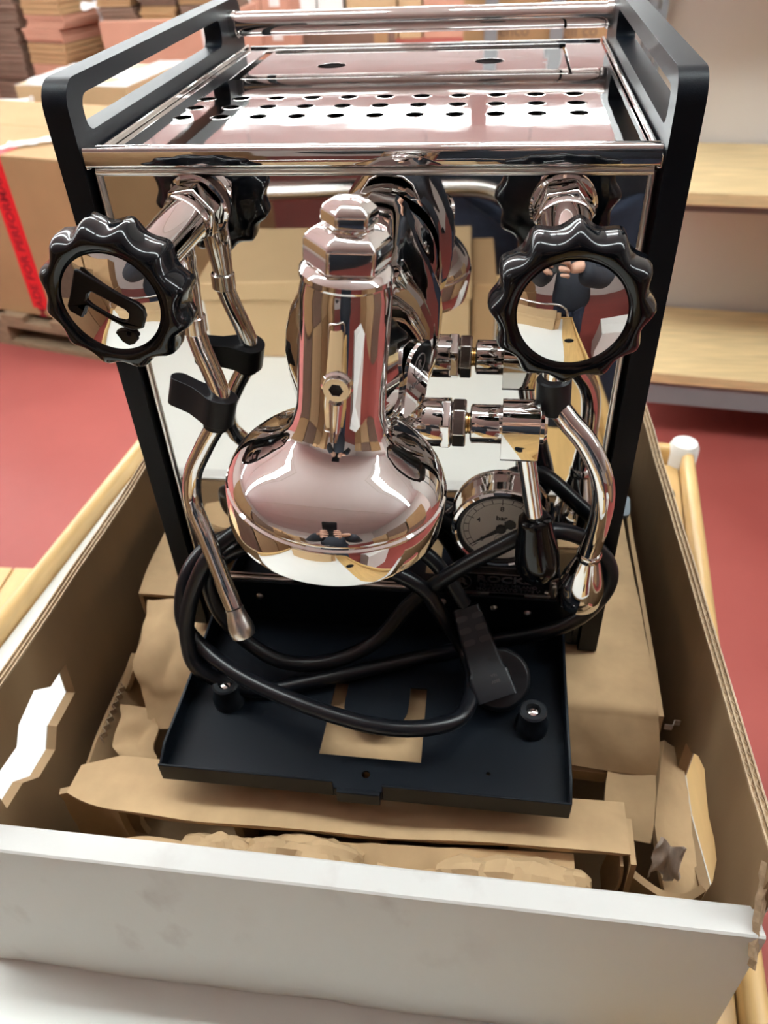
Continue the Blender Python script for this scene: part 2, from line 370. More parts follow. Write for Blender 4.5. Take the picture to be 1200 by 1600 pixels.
# tan cartons with pale lids seen through the left hoop
e, T, hx, hy = carton(-1980, -1440, 3100, 3560, FLOOR, -255, 'boxtan', 'carton', 'tan carton with pale film on top, nearer one seen through the left hoop', -8)
part(MB().grid(lambda u, v: (T @ Vector((-hx+u*2*hx, -hy+v*2*hy, -253+6*noise.noise(Vector((u*5, v*5, 2)))))), 16, 16, thick=1), 'film', 'wrap', e)
e, T, hx, hy = carton(-1790, -1320, 3720, 4150, FLOOR, -345, 'boxtan', 'carton', 'tan carton with pale film on top, farther one seen through the left hoop', -8)
part(MB().grid(lambda u, v: (T @ Vector((-hx+u*2*hx, -hy+v*2*hy, -343+6*noise.noise(Vector((u*5, v*5, 7)))))), 16, 16, thick=1), 'film', 'wrap', e)
f4 = MB().grid(lambda u, v: (-1650+110*u, 4600+20*math.sin(u*9), -180-330*v+20*noise.noise(Vector((u*5, v*5, 3)))), 8, 24, thick=1.2)
tag(f4.build('stretch_film', 'wrap'), 'white looking sheet of film seen at the end of the left hoop opening', 'plastic film')
# salmon cartons with white labels behind the left end of the chrome rail
for k in range(3):
    for c in range(2):
        e, T, hx, hy = carton(-2030+c*222, -1812+c*222, 6500, 6900, FLOOR+k*222, FLOOR+k*222+220, 'boxpink', 'carton', '%s salmon carton with white label, %s pile behind the chrome rail' % (['bottom', 'middle', 'top'][k], ['left', 'right'][c]), 0, group='salmon cartons with white labels')
        part(MB().box(-40, 40, -hy-1, -hy, FLOOR+k*222+70, FLOOR+k*222+130, T), 'label_sticker', 'boxwhite', e, smooth=0)
e, T, hx, hy = carton(-1860, -900, 7000, 7500, FLOOR, -600, 'boxdark', 'carton', 'long dark brown carton lying on the floor beyond the chrome rail', 2)
part(MB().box(hx-130, hx-20, -hy-1, -hy, FLOOR+20, -610, T), 'end_panel', 'box', e, smooth=0)
for x0, x1, mat, lab in ((-1960, -1780, 'wrap', 'film wrapped'), (-1760, -1520, 'boxwhite', 'whitish'), (-1480, -1000, 'boxtan', 'pale yellow'), (-980, -760, 'boxtan', 'narrow yellow'), (-740, 200, 'boxpink', 'wide pink')):
    carton(x0, x1, 8400, 8800, FLOOR, -420, 'boxwhite' if mat == 'wrap' else mat, 'carton', '%s carton in the far row above the chrome rail' % lab, 0, group='far row of cartons')
# rack with a printed carton behind the right end of the chrome rail
rack = empty('steel_rack', 'grey steel rack holding the printed carton behind the chrome rail', 'rack', (150, 3200, FLOOR))
for x in (-28, 222):
    for y in (3180, 3620): part(MB().box(x, x+50, y, y+30, FLOOR, 900), 'upright_post', 'greymetal', rack, bevel=2)
part(MB().box(-100, 460, 3190, 3650, -330, -300), 'shelf_board', 'pine', rack, bevel=2); part(MB().box(-100, 460, 3190, 3650, 300, 330), 'shelf_board', 'pine', rack, bevel=2)
e, T, hx, hy = carton(-112, 440, 3225, 3600, -300, 60, 'box', 'carton', 'brown carton with dark printed lettering on the steel rack', 0)
text('scienco', 60, T @ TR((-110, -hy-1, -112)) @ FRONT, 'print', 'boxdark', None, extrude=0.3).parent = e.children[0]
text('vigili co', 60, T @ TR((150, -hy-1, -118)) @ FRONT, 'print', 'boxdark', None, extrude=0.3).parent = e.children[0]
# low wooden platform on the floor at the left
dl = empty('wooden_dolly', 'low pale wooden dolly on the red floor left of the trolley', 'dolly', (-1250, 550, FLOOR))
DT = TR((-1250, 640, 0)) @ Matrix.Rotation(R(2), 4, 'Z')
for k in range(5): part(MB().box(-420+k*168, -420+k*168+162, -280, 190, FLOOR+60, FLOOR+85, DT), 'plank', 'wood', dl, bevel=2)
for k in (-220, 130): part(MB().box(-400, 400, k-30, k+30, FLOOR, FLOOR+60, DT), 'runner', 'wood', dl, bevel=2)
for k, (x0, x1, z0, z1) in enumerate(((-2500, -1700, FLOOR, -100), (-1680, -820, FLOOR, -180), (-2450, -1720, -100, 620), (-1650, -850, -180, 540))):
    carton(x0, x1, -2700, -2100, z0, z1, 'box', 'carton', '%s carton stacked behind the photographer, %s' % (['lower', 'lower', 'upper', 'upper'][k], ['far end', 'near end', 'far end', 'near end'][k]), 0, group='cartons behind the photographer')
# cartons on both sides of the aisle behind the camera (seen only in the chrome, added to cut its red floor reflections)
for s, xs in (('left', -1560), ('right', 2000)):
    for k, y0 in enumerate((-1900, -1150, -400)):
        for l in range(2):
            carton(xs-330, xs+330, y0, y0+700, FLOOR+l*720, FLOOR+l*720+(715 if l == 0 else 480+60*k), ['box', 'boxtan', 'boxdark'][(k+l) % 3], 'carton', '%s carton of the %s pile added along the aisle %s of the trolley' % (['lower', 'upper'][l], ['rear', 'middle', 'front'][k], s), 0, group='added cartons along the aisle')
# white printed carton behind the photographer (mirrored in the right knob)
e, T, hx, hy = carton(560, 960, -1150, -700, FLOOR, -350, 'boxwhite', 'carton', 'white carton standing on the floor behind the photographer', 15)

# ================================================================== the trolley
CA = Matrix.Rotation(R(-5.2), 4, 'Z')
DECK = -152.0
cart = empty('trolley', 'wooden trolley with raised pine rim and chrome push bar under the white box', 'trolley', (0, 0, FLOOR))
for k in range(6):
    x0 = -392+k*106; part(MB().box(x0, x0+105, -890, 452, DECK-20, DECK-1.5, CA), 'deck_plank', 'wood', cart, bevel=0.8)
def rim(x0, x1, y0, y1, T, rot):
    p = rrect(-7, 7, DECK-26, DECK+20, [3, 6.5, 6.5, 3], 5)
    if rot: return MB().prism([p], y0, y1, T @ TR((x0, 0, 0)) @ Matrix(((1, 0, 0, 0), (0, 0, 1, 0), (0, 1, 0, 0), (0, 0, 0, 1))))
    return MB().prism([p], x0, x1, T @ TR((0, y0, 0)) @ YZ)
part(rim(-398, 0, -900, 462, CA, True), 'side_rim', 'wood', cart); part(rim(251, 0, -900, 462, CA, True), 'side_rim', 'wood', cart)
part(rim(-391, 244, 462, 0, CA, False), 'end_rim', 'wood', cart); part(rim(-391, 244, -897, 0, CA, False), 'end_rim', 'wood', cart)
part(MB().lathe([(0.5, DECK+26), (14, DECK+25), (17, DECK+18), (17, DECK-30)], 20, CA @ TR((247, 462, 0))), 'corner_cap', 'boxwhite', cart)
part(MB().lathe([(0.5, DECK-20), (17, DECK-20), (24, DECK+1), (19, DECK+5), (10, DECK+4), (0.5, DECK+4)], 24, CA @ TR((212, 392, 0))), 'grommet', 'rubber', cart)
part(MB().lathe([(0.5, DECK-20), (30, DECK-20), (30, DECK), (26, DECK+1), (0.5, DECK+1)], 28, CA @ TR((190, -500, 0))), 'grommet', 'rubber', cart)
part(MB().tube([CA @ Vector(p) for p in ((-405, -928, DECK-160), (-405, -928, -110), (-392, -928, -45), (-345, -928, -8), (-260, -928, 3), (40, -928, 3), (130, -928, -4), (182, -928, -40), (194, -928, -110), (194, -928, DECK-160))], 15, 16), 'push_bar', 'steel', cart)
for x in (-385, 238):
    for y in (-840, 430):
        part(MB().box(x-20, x+20, y-20, y+20, FLOOR+110, DECK-20, CA), 'leg', 'wood', cart, bevel=3)
        c = part(MB().lathe([(0.5, -14), (48, -14), (52, -8), (52, 8), (48, 14), (0.5, 14)], 24, CA @ TR((x, y, FLOOR+52)) @ Matrix.Rotation(R(90), 4, 'Y')), 'caster', 'rubber', cart)
        sub(MB().box(x-18, x+18, y-14, y+14, FLOOR+60, FLOOR+112, CA), 'fork', 'greymetal', c, bevel=2)
part(MB().box(-380, 235, -830, 420, FLOOR+210, FLOOR+230, CA), 'lower_deck', 'wood', cart, bevel=2)
sheet = MB().prism([[(-389, -886), (150, -886), (150, 440), (-389, 440)]], DECK-1.5, DECK+0.5, CA).build('white_board', 'whitesheet', smooth=0)
tag(sheet, 'flat white board covering most of the wooden trolley deck', 'board')
# brown carton standing on the trolley in front of the photographer (mirrored in the front panel)
e = empty('carton', 'kraft carton with a lid on the trolley, mirrored in the front panel', 'box', (-160, -700, DECK+0.5))
BT = TR((-165, -748, 0)) @ Matrix.Rotation(R(-3), 4, 'Z')
part(MB().box(-188, 188, -100, 100, DECK+0.6, -50, BT), 'body', 'boxtan', e, bevel=2.5)
part(MB().box(-191, 190, -103, 104, -62, -33, BT), 'lid', 'boxtan', e, bevel=3)
part(MB().box(191, 224, -80, 90, DECK+0.6, -45, BT), 'end_flap', 'box', e, bevel=2)

# ================================================================== the open shipping box
BX = empty('shipping_box', 'open cardboard shipping box, white outside and brown inside, with low front', 'box', (0, 50, DECK+0.6))
ZB = DECK+0.8
XL, XR = -210.0, 199.0; YF, YB = -156.0, 330.0; ZT = 40.0
def flutes(P0, P1, zt, w, nrm):
    """corrugation between two liners along the top edge from P0 to P1"""
    P0, P1 = Vector(P0), Vector(P1); L = (P1-P0).length; n = max(4, int(L/3.2)); V = []; F = []
    nrm = Vector(nrm)
    for k in range(n+1):
        p = P0.lerp(P1, k/n)+nrm*(w/2*(1 if k % 2 else -1)*0.8)
        V += [(p.x, p.y, zt), (p.x, p.y, zt-5), ]
    m = []
    for k in range(n): F.append((2*k, 2*k+2, 2*k+3, 2*k+1))
    off = nrm*0.7; b = len(V); V2 = [tuple(Vector(v)+off) for v in V]
    F2 = [tuple(b+i for i in reversed(f)) for f in F]; F3 = [(2*k, b+2*k, b+2*k+2, 2*k+2) for k in range(n)]
    return V+V2, F+F2+F3
def side_wall(name, xs, hole, side, mat_in='cardin'):
    """side wall along Y with a hand hole; xs = (shift, slope) turns the wall a little"""
    def bend(V):
        out = []
        for v in V:
            out.append((v[0]+xs[0]+xs[1]*v[1], v[1], v[2]))
        return out
    X = XR if side > 0 else XL
    ys = [YF+i*(YB-YF)/12 for i in range(13)]
    wob = [ZT+random.uniform(-1.2, 1.2) for _ in ys]
    outer = [(YF, ZB), (YB, ZB)]+[(y, z-1.5) for y, z in reversed(list(zip(ys, wob)))]
    m = MB().prism([outer, hole], X-side*0.0 if side > 0 else X-6.5, X+6.5 if side > 0 else X, YZ)
    m.v = [Vector(p) for p in bend(m.v)]
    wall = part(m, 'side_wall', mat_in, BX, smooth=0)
    t = MB()
    for off in (0.5, 3.2, 6.0):
        x = X+side*off
        t.add(*sheet_strip([(x, y, z) for y, z in zip(ys, wob)], 4, 0.45))
    V, F = flutes((X+side*1.85, YF, 0), (X+side*1.85, YB, 0), ZT-1.6, 2.3, (1, 0, 0)); t.add(V, F)
    V, F = flutes((X+side*4.6, YF, 0), (X+side*4.6, YB, 0), ZT-1.6, 2.3, (1, 0, 0)); t.add(V, F)
    t.v = [Vector(p) for p in bend(t.v)]
    sub(t, 'corrugated_edge', 'cardedge', wall, smooth=0)
    # white outer liner
    o = MB().prism([outer, hole], X+side*6.6, X+side*7.2, YZ); o.v = [Vector(p) for p in bend(o.v)]
    sub(o, 'white_liner', 'whitecard', wall, smooth=0)
    return wall
def sheet_strip(P, h, t):
    V = []; F = []
    for (x, y, z) in P: V += [(x-t, y, z-h), (x+t, y, z-h), (x+t, y, z), (x-t, y, z)]
    for k in range(len(P)-1):
        for a in range(4):
            b = (a+1) % 4; F.append((4*k+a, 4*k+b, 4*k+4+b, 4*k+4+a))
    return V, F
holeL = [(-40, -3), (-43, -30), (-70, -31), (-80, -43), (-101, -42), (-113, -29), (-131, -28), (-131, -1), (-104, -4), (-95, 6), (-73, 11), (-60, -2)]
holeR = [(-36, -38), (-46, -33), (-56, -22), (-68, -17), (-80, -24), (-91, -29), (-105, -29), (-115, -33), (-120, -48), (-118, -72), (-60, -80), (-36, -74)]
side_wall('left', (-1.0, 0.033), holeL, -1)
rw = side_wall('right', (-4.7, -0.035), holeR, 1)
# torn flap pushed inwards from the right hand hole
fl = MB().grid(lambda u, v: (198-v*(14+10*math.sin(u*2.6))+1.2*noise.noise(Vector((u*8, v*4, 0))), -22-u*98, -82+v*(16-20*abs(u-0.2))+10*(1-u)), 14, 5, thick=5)
sub(fl, 'torn_flap', 'card', rw, smooth=0)
V, F = flutes((185, -24, 0), (198, -16, 0), -38, 3.5, (0.5, -0.8, 0)); sub(MB().add(V, F), 'torn_edge', 'tornwhite', rw, smooth=0)
tl = MB().tube([(186-3*math.sin(k*1.7), -24-k*9.5, -60-k*2.2+2*math.sin(k*2.3)) for k in range(11)], 1.6, 6, smooth=2); sub(tl, 'torn_edge', 'tornwhite', rw, smooth=0)
# back wall, bottom
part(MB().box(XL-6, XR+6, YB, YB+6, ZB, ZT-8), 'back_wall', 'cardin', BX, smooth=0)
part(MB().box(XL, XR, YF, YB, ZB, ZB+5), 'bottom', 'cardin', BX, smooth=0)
# front wall: rolled over, white outside
nX = 40
def front_prof(u):
    wv = 0.9*noise.noise(Vector((u*7, 0, 0)))+0.5*noise.noise(Vector((u*19, 3, 0))); d = 0
    return [(-154.0, -0.8+wv*0.4), (-155.5, 0.5+wv*0.5), (-162, 0.1+wv*0.5), (-167.6, -0.9+wv*0.8), (-168.7, -2.0+wv*0.8), (-169.1+wv*0.4, -4.5), (-169.3+wv*0.5, -12), (-169.5+wv*0.6, -35), (-171+1.2*wv, -90), (-172.4+1.5*wv, ZB+8), (-172+2.2*wv, ZB+0.2), (-162, ZB+0.1), (-160, -6), (-156, -3.5)]
loops = []
for k in range(nX+1):
    u = k/nX; x = -250+u*(201.5+250)
    loops.append([(x+(0 if k < nX else (0.0 if y > -166 else 2.5)), y, z) for y, z in front_prof(u)])
fw = part(MB().loft(loops), 'front_wall', 'whitecard', BX, smooth=28)
sub(MB().box(-225, 199, -159.8, -154.5, ZB+0.1, -4.5), 'brown_liner', 'cardin', fw, smooth=0)
# crushed corner of the right wall over the front
cc = MB().grid(lambda u, v: (200+4*v+2*noise.noise(Vector((u*6, v*6, 4))), -150-24*u, 34-u*46-v*14+3*noise.noise(Vector((u*5, v*9, 1)))), 8, 4, thick=3)
part(cc, 'crushed_corner', 'cardedge', BX, smooth=0)

# ================================================================== cardboard inserts in the box
def crumple(fn, amp, fr, seed=0):
    def g(u, v):
        p = Vector(fn(u, v)); q = p*fr+Vector((seed, seed*2.3, 0))
        return p+Vector((noise.noise(q), noise.noise(q+Vector((31, 0, 0))), noise.noise(q+Vector((0, 57, 0)))))*amp
    return g
def polysheet(P, nv, amp, fr, seed, thick, ncs=None):
    """sheet lofted through a list of (left point, right point) pairs"""
    L = catmull([p[0] for p in P], nv); Rr = catmull([p[1] for p in P], nv); n = len(L)-1
    def fn(u, v):
        k = v*n; i = min(int(k), n-1); t = k-i
        a = L[i].lerp(L[i+1], t); b = Rr[i].lerp(Rr[i+1], t); return a.lerp(b, u)
    return MB().grid(crumple(fn, amp, fr, seed), 14, n, thick=thick)
# right insert: flat top beside the machine, folding down in front, with a tongue
ri = empty('cardboard_insert', 'smooth brown cardboard insert beside the right side of the machine', 'packaging', (150, 20, ZB+5))
part(polysheet([((95, 300, -4), (168, 300, -4)), ((95, 120, -3), (169, 120, -4)), ((100, 20, -3), (171, 20, -4)), ((106, -30, -4), (172, -33, -5)), ((110, -40, -9), (172.5, -42, -10)), ((113, -50, -26), (174, -52, -28)), ((114, -56, -40), (174, -57, -42))], 5, 1.6, 0.035, 3, 3.5), 'top_sheet', 'card', ri, smooth=60)
part(polysheet([((146, -56, -42), (174, -57, -42)), ((144, -66, -46), (173, -70, -46)), ((142, -84, -52), (171, -86, -50)), ((139, -94, -56), (168, -98, -54))], 5, 1.6, 0.05, 9, 3), 'tongue', 'card', ri, smooth=60)
part(polysheet([((172.5, 300, -6), (174, 300, -140)), ((173, 120, -6), (174, 120, -140)), ((173, -40, -8), (176, -40, -140))], 4, 1.0, 0.03, 5, 3), 'side_sheet', 'card', ri, smooth=60)
part(polysheet([((112, -56, -43), (146, -56, -43)), ((111, -54, -52), (146, -54, -52)), ((110, -52, -60), (146, -52, -60))], 4, 1.2, 0.03, 8, 3), 'front_sheet', 'card', ri, smooth=60)
# left insert: folded block with a crease
li = empty('cardboard_insert', 'creased brown cardboard insert beside the left side of the machine', 'packaging', (-160, -10, ZB+5))
part(polysheet([((-178, 24, -7), (-118, 20, -5)), ((-174, 0, -7), (-116, 0, -6)), ((-171, -18, -9), (-116, -20, -9)), ((-166, -34, -18), (-118, -34, -20)), ((-164, -44, -34), (-122, -44, -36)), ((-162, -52, -44), (-130, -52, -46))], 8, 4.5, 0.06, 11, 3), 'top_sheet', 'card', li, smooth=30)
part(polysheet([((-179, 24, -8), (-203, 40, -70)), ((-175, 0, -8), (-200, 12, -70)), ((-170, -24, -14), (-196, -20, -60))], 5, 2.0, 0.04, 12, 3), 'side_sheet', 'card', li, smooth=60)
part(polysheet([((-180, -40, -40), (-152, -46, -42)), ((-178, -56, -44), (-150, -60, -46)), ((-176, -72, -47), (-148, -76, -50)), ((-166, -80, -52), (-150, -84, -54))], 6, 4.0, 0.07, 15, 3), 'tongue', 'card', li, smooth=60)
part(polysheet([((-196, 10, -52), (-178, 10, -52)), ((-198, -40, -54), (-180, -40, -100)), ((-196, -80, -56), (-176, -80, -110))], 5, 1.5, 0.05, 16, 3), 'inner_sheet', 'card', li, smooth=60)
V, F = flutes((-193, -18, 0), (-190, -66, 0), -48, 4.5, (1, 0, 0)); part(MB().add(V, F), 'corrugated_edge', 'cardedge', li, smooth=0)
# flat insert behind on the left and below the machine
lb = empty('cardboard_insert', 'flat brown cardboard insert at the back left, half hidden by the frame', 'packaging', (-160, 160, ZB+5))
part(polysheet([((-192, 320, -6), (-100, 320, -4)), ((-192, 160, -6), (-100, 160, -4)), ((-191, 70, -6), (-100, 70, -4)), ((-188, 30, -8), (-100, 28, -6))], 5, 1.0, 0.03, 21, 3), 'top_sheet', 'card', lb, smooth=60)
part(polysheet([((-192, 320, -9), (-194, 320, -140)), ((-192, 160, -9), (-194, 160, -140)), ((-190, 32, -9), (-192, 32, -140))], 4, 1.0, 0.03, 22, 3), 'side_sheet', 'card', lb, smooth=60)
bs = empty('cardboard_insert', 'brown cardboard pad directly below the black drip tray', 'packaging', (0, 80, ZB+5))
part(MB().box(-105, 94, -95, 300, -12, -2.5), 'top_sheet', 'card', bs, bevel=1)
for x in (-95, 0, 90): part(MB().box(x-3, x+3, -90, 295, ZB+5, -12), 'rib', 'card', bs, smooth=0)
# the machine's rubber feet stand on inserts (z 0); layered front strip
st = empty('cardboard_strip', 'layered cardboard strip lying across the front of the box before the drip tray', 'packaging', (-10, -120, ZB+5))
def zs(x): return -9-3.5*math.exp(-((x+95)/26)**2)-2.0*math.sin((x+60)/45)-1.8*math.exp(-((x-20)/30)**2)
def yf(x): return -133+2.5*math.sin(x/70)+(8*max(0, (-x-140)/35)**2 if x < -140 else 0)
for k in range(3):
    def fn(u, v, k=k):
        x = -172+u*318-k*1.2; xx = x
        y0 = yf(x)+k*1.0; y1 = -100-(0 if x > -150 else (-150-x)*0.4); return (xx, y0+(y1-y0)*v, zs(x)-k*2.9-(0.8*math.sin(x/9+k) if k else 0.3*math.sin(x/13))-v*1.5)
    part(MB().grid(fn, 60, 4, thick=1.1), 'layer', 'card', st, smooth=50)
part(MB().grid(lambda u, v: (146.5+0.5*math.sin(v*3), -134+u*26, -11-v*60), 4, 8, thick=3), 'folded_end', 'card', st)
part(MB().grid(lambda u, v: (142+1.5*math.sin(v*5), -133+u*24, -16-v*55), 4, 8, thick=1.6), 'folded_end', 'card', st)
part(polysheet([((-10, -135, -18), (118, -128, -17)), ((-10, -143, -24), (118, -138, -22)), ((-8, -146, -27), (112, -142, -25))], 4, 0.8, 0.06, 33, 1.2), 'torn_sheet', 'card', st, smooth=60)
# crumpled kraft paper rolls in the gap at the front
def paper_roll(x0, x1, y, z, r, seed, label):
    loops = []; n = 18; sg = 22
    for i in range(n+1):
        t = i/n; x = x0+(x1-x0)*t; rr = r*(0.55+0.45*min(1, 4*t, 4*(1-t))**0.5); l = []
        for k in range(sg):
            a = 2*math.pi*k/sg; d = Vector((x*0.06, math.cos(a)*1.5, math.sin(a)*1.5+seed))
            q = rr*(1+0.28*noise.noise(d*1.3)+0.24*abs(noise.noise(d*2.6)))
            l.append((x+3*noise.noise(d*2), y+q*math.cos(a)*0.8, z+q*math.sin(a)))
        loops.append(l)
    o = MB().loft(loops).build('crumpled_paper', 'paper', smooth=18); return tag(o, label, 'packing paper', 'crumpled kraft paper rolls')
paper_roll(-98, -56, -146, -26, 12, 1, 'small crumpled kraft paper wad under the strip, leftmost of the row')
paper_roll(-60, 4, -145, -25, 15, 4, 'crumpled kraft paper roll, second from the left under the strip')
paper_roll(-2, 66, -147.5, -36, 13, 8, 'flattened kraft paper roll below the torn sheet, right of the centre')
paper_roll(44, 126, -144.5, -26, 15, 13, 'largest crumpled kraft paper roll, rightmost under the strip')
# smaller cardboard pieces standing in the front corners
pc = MB().grid(crumple(lambda u, v: (-128+u*60-2, -147+3*math.sin(u*5), -16-v*70), 1.0, 0.05, 40), 16, 8, thick=3).build('cardboard_piece', 'card', smooth=50); tag(pc, 'upright plain cardboard piece below the left half of the strip', 'packaging')
pc = MB().grid(crumple(lambda u, v: (-196+u*44, -108-u*8+6*math.sin(u*3), -40-v*80+8*u), 2.0, 0.05, 44), 14, 8, thick=4).build('cardboard_piece', 'card', smooth=50); tag(pc, 'curved cardboard piece standing in the front left corner of the box', 'packaging')
pc = MB().grid(crumple(lambda u, v: (-176+u*22, -96-u*3, -36-v*60-4*u), 1.5, 0.07, 47), 10, 8, thick=4).build('cardboard_piece', 'card', smooth=50); tag(pc, 'small torn cardboard tab left of the strip end', 'packaging')
pc = MB().grid(crumple(lambda u, v: (150+u*42, -118-3*u-10*math.sin(u*3)+6*v, -42-v*90-6*u), 1.5, 0.05, 50), 14, 8, thick=4).build('cardboard_piece', 'card', smooth=50); tag(pc, 'curved cardboard piece in the front right corner with a torn notch', 'packaging')
pc = MB().grid(crumple(lambda u, v: (168+u*16, -104+4*math.sin(u*4)-8*v, -44-v*22+6*math.sin(u*8)), 3, 0.12, 53), 10, 6, thick=2).build('cardboard_piece', 'tornwhite', smooth=50); tag(pc, 'ragged torn cardboard scrap near the right front corner', 'packaging')
# blue grey plastic tab beside the frame
tb = MB().prism([rrect(-14, 14, -9, 9, 4)], -3, 3, TR((160, 150, 3)) @ Matrix.Rotation(R(24), 4, 'X')).box(-10, 10, -3, 3, -4, 8, TR((160, 156, 0))).build('plastic_clip', 'bluetab', bevel=1)
tag(tb, 'small blue grey plastic clip lying on the right insert behind the frame', 'clip')

# ================================================================== the espresso machine
EM = empty('espresso_machine', 'polished steel espresso machine with black side frames standing in the open box', 'coffee machine', (0, 0, 0))
H = 336.0; DB = 276.0
# side frames with a handle slot along the top
for s, nm in ((-1, 'left'), (1, 'right')):
    outer = rrect(0, DB, 0, H, [3, 12, 12, 3], 6)
    slot = rrect(14, 226, 313.2, 328.2, 6, 5)
    a, b = (125.5, 137.0) if s > 0 else (-137.0, -125.5)
    part(MB().prism([outer, slot], a, b, YZ), 'side_frame', 'powder', EM, bevel=1.6, seg=3)
    part(MB().box(min(s*118, s*125.5), max(s*118, s*125.5), 4, 20, 2, 40), 'frame_foot', 'powder', EM, bevel=1)
# body behind the panel
part(MB().box(-121, 121, 12, 274, 8, 297), 'body', 'inside', EM, smooth=0)
part(MB().box(-122, -121.1, 12, 274, 44, 299).box(121.1, 122, 12, 274, 44, 299), 'body_side', 'steel', EM, smooth=0)
# front panel with rolled edge
panel = part(MB().box(-122.5, 122.5, 6, 10, 46, 299.5), 'front_panel', 'panel', EM, bevel=0.8)
bd = MB().tube([(-122.3, 5.6, 46), (-122.3, 5.6, 298)], 1.7, 10, smooth=0).tube([(122.3, 5.6, 46), (122.3, 5.6, 298)], 1.7, 10, smooth=0).tube([(-122.3, 5.2, 298.6), (122.3, 5.2, 298.6)], 2.0, 10, smooth=0)
sub(bd, 'rolled_edge', 'satin', panel)
# lower edge strip with notches
for x0, x1 in ((-122, -60), (-52, 34), (42, 66), (88, 104)): sub(MB().box(x0, x1, 3.5, 6, 42, 46), 'lower_edge', 'satin', panel, bevel=0.6)
sub(MB().box(104.2, 107, 3.5, 6, 42, 54), 'edge_bracket', 'satin', panel, bevel=0.6)
# cup tray
plate = part(MB().prism([[(-122, 5), (122, 5), (122, 276), (-122, 276)], [(-107.5, 171.5), (-107.5, 264), (97.5, 264), (97.5, 171.5)]]+[circle(-106+20.2*i, y, 4.5, 18) for i in range(11) for y in (80.5, 101.5, 121.5)], 302.2, 303.5), 'cup_tray', 'plate', EM, smooth=30, bevel=0.25, seg=2)
holes = MB()
for i in range(11):
    for y in (80.5, 101.5, 121.5):
        T = TR((-106+20.2*i, y, 0)); holes.lathe([(4.5, 302.0), (4.5, 303.6), (5.3, 303.55), (5.6, 303.45)], 18, T, cap=False)
sub(holes, 'hole_rims', 'plate', plate)
lip = MB().loft([[(x, y, z) for y, z in rrect(-1.6, 5.5, 301.8, 310.4, [1.2, 2.2, 2.2, 1.2], 4)] for x in (-123.5, 123.5)])
sub(lip, 'front_lip', 'plate', plate)
for s in (-1, 1):
    sub(MB().box(min(s*122.6, s*124.6), max(s*122.6, s*124.6), -0.5, 278, 300.5, 306.2), 'side_rim', 'plate', plate, bevel=0.7)
sub(MB().box(-122, 122, 276, 278, 301, 305), 'back_rim', 'plate', plate, bevel=0.6)
lid = part(MB().prism([rrect(-101.5, 96, 173, 262.5, 2, 3), circle(-50.8, 210, 9, 20), circle(49, 215, 9, 20)], 302.4, 303.6), 'tank_lid', 'plate', EM, smooth=30, bevel=0.3)
sub(MB().box(-100, 94, 260.5, 262.5, 303.4, 305.2), 'lid_lip', 'plate', lid, bevel=0.6)
sub(MB().box(94, 98, 259.5, 263, 303.2, 305), 'lid_hinge', 'rubber', lid)
# rear rail
rail = part(MB().tube([(-125.6, 250, 322.3), (125.6, 250, 322.3)], 7.2, 24, smooth=0), 'cup_rail', 'chrome', EM)
for s in (-1, 1): sub(MB().tube([(s*121, 250, 322.3), (s*125.6, 250, 322.3)], 8.0, 20, smooth=0), 'rail_collar', 'steel', rail)

# ---------------------------------------------------------------- knobs and valves
def knob_mesh(cx, cz, yf, depth, phase):
    n = 168; lob = 12; prof = [(0.0, 0.80, 0), (1.0, 0.93, 1), (3.5, 1.0, 1), (10, 1.0, 1), (13.5, 0.985, 1), (16.2, 0.95, 0.95), (18.0, 0.895, 0.75), (18.9, 0.82, 0.35), (18.9, 0.76, 0.1), (18.2, 0.71, 0), (17.2, 0.665, 0), (16.0, 0.65, 0)]
    loops = []
    for d, rr, sc in prof:
        l = []
        for k in range(n):
            a = 2*math.pi*k/n; c = math.sqrt(math.cos(lob/2*(a+phase))**2+0.20)
            q = (28.6-4.3*(c-0.447)*sc-(0 if sc else 2.0))*1.0; rad = (q*rr if sc else 28.6*rr*0.98)*1.105
            l.append((cx+rad*math.cos(a), yf+depth-d*depth/18.9, cz+rad*math.sin(a)))
        loops.append(l)
    return MB().loft(loops)
def knob(cx, cz, yf, name, phase, label):
    k = part(knob_mesh(cx, cz, yf, 20, phase), name, 'gloss', EM, smooth=50, label=label)
    T = TR((cx, yf, cz)) @ FRONT @ Matrix.Scale(1.105, 4)
    sub(MB().lathe([(18.6, -3.0), (18.4, -1.4), (16, -0.75), (12, 0.2), (8, 0.8), (4, 1.15), (1.5, 1.27), (0.2, 1.3)], 64, T), 'mirror_cap', 'chrome', k)
    return k, T
KL, KR = (-93.0, 269.4), (88.5, 268.7)
VL, VR = (-77.3, 283.6), (87.1, 283.5)
kl, TL = knob(KL[0], KL[1], -70, 'steam_knob', 0.1, 'left scalloped black knob with a black emblem on its mirror cap')
kr, TRk = knob(KR[0], KR[1], -70, 'water_knob', 0.26, 'right scalloped black knob with a plain mirror cap')
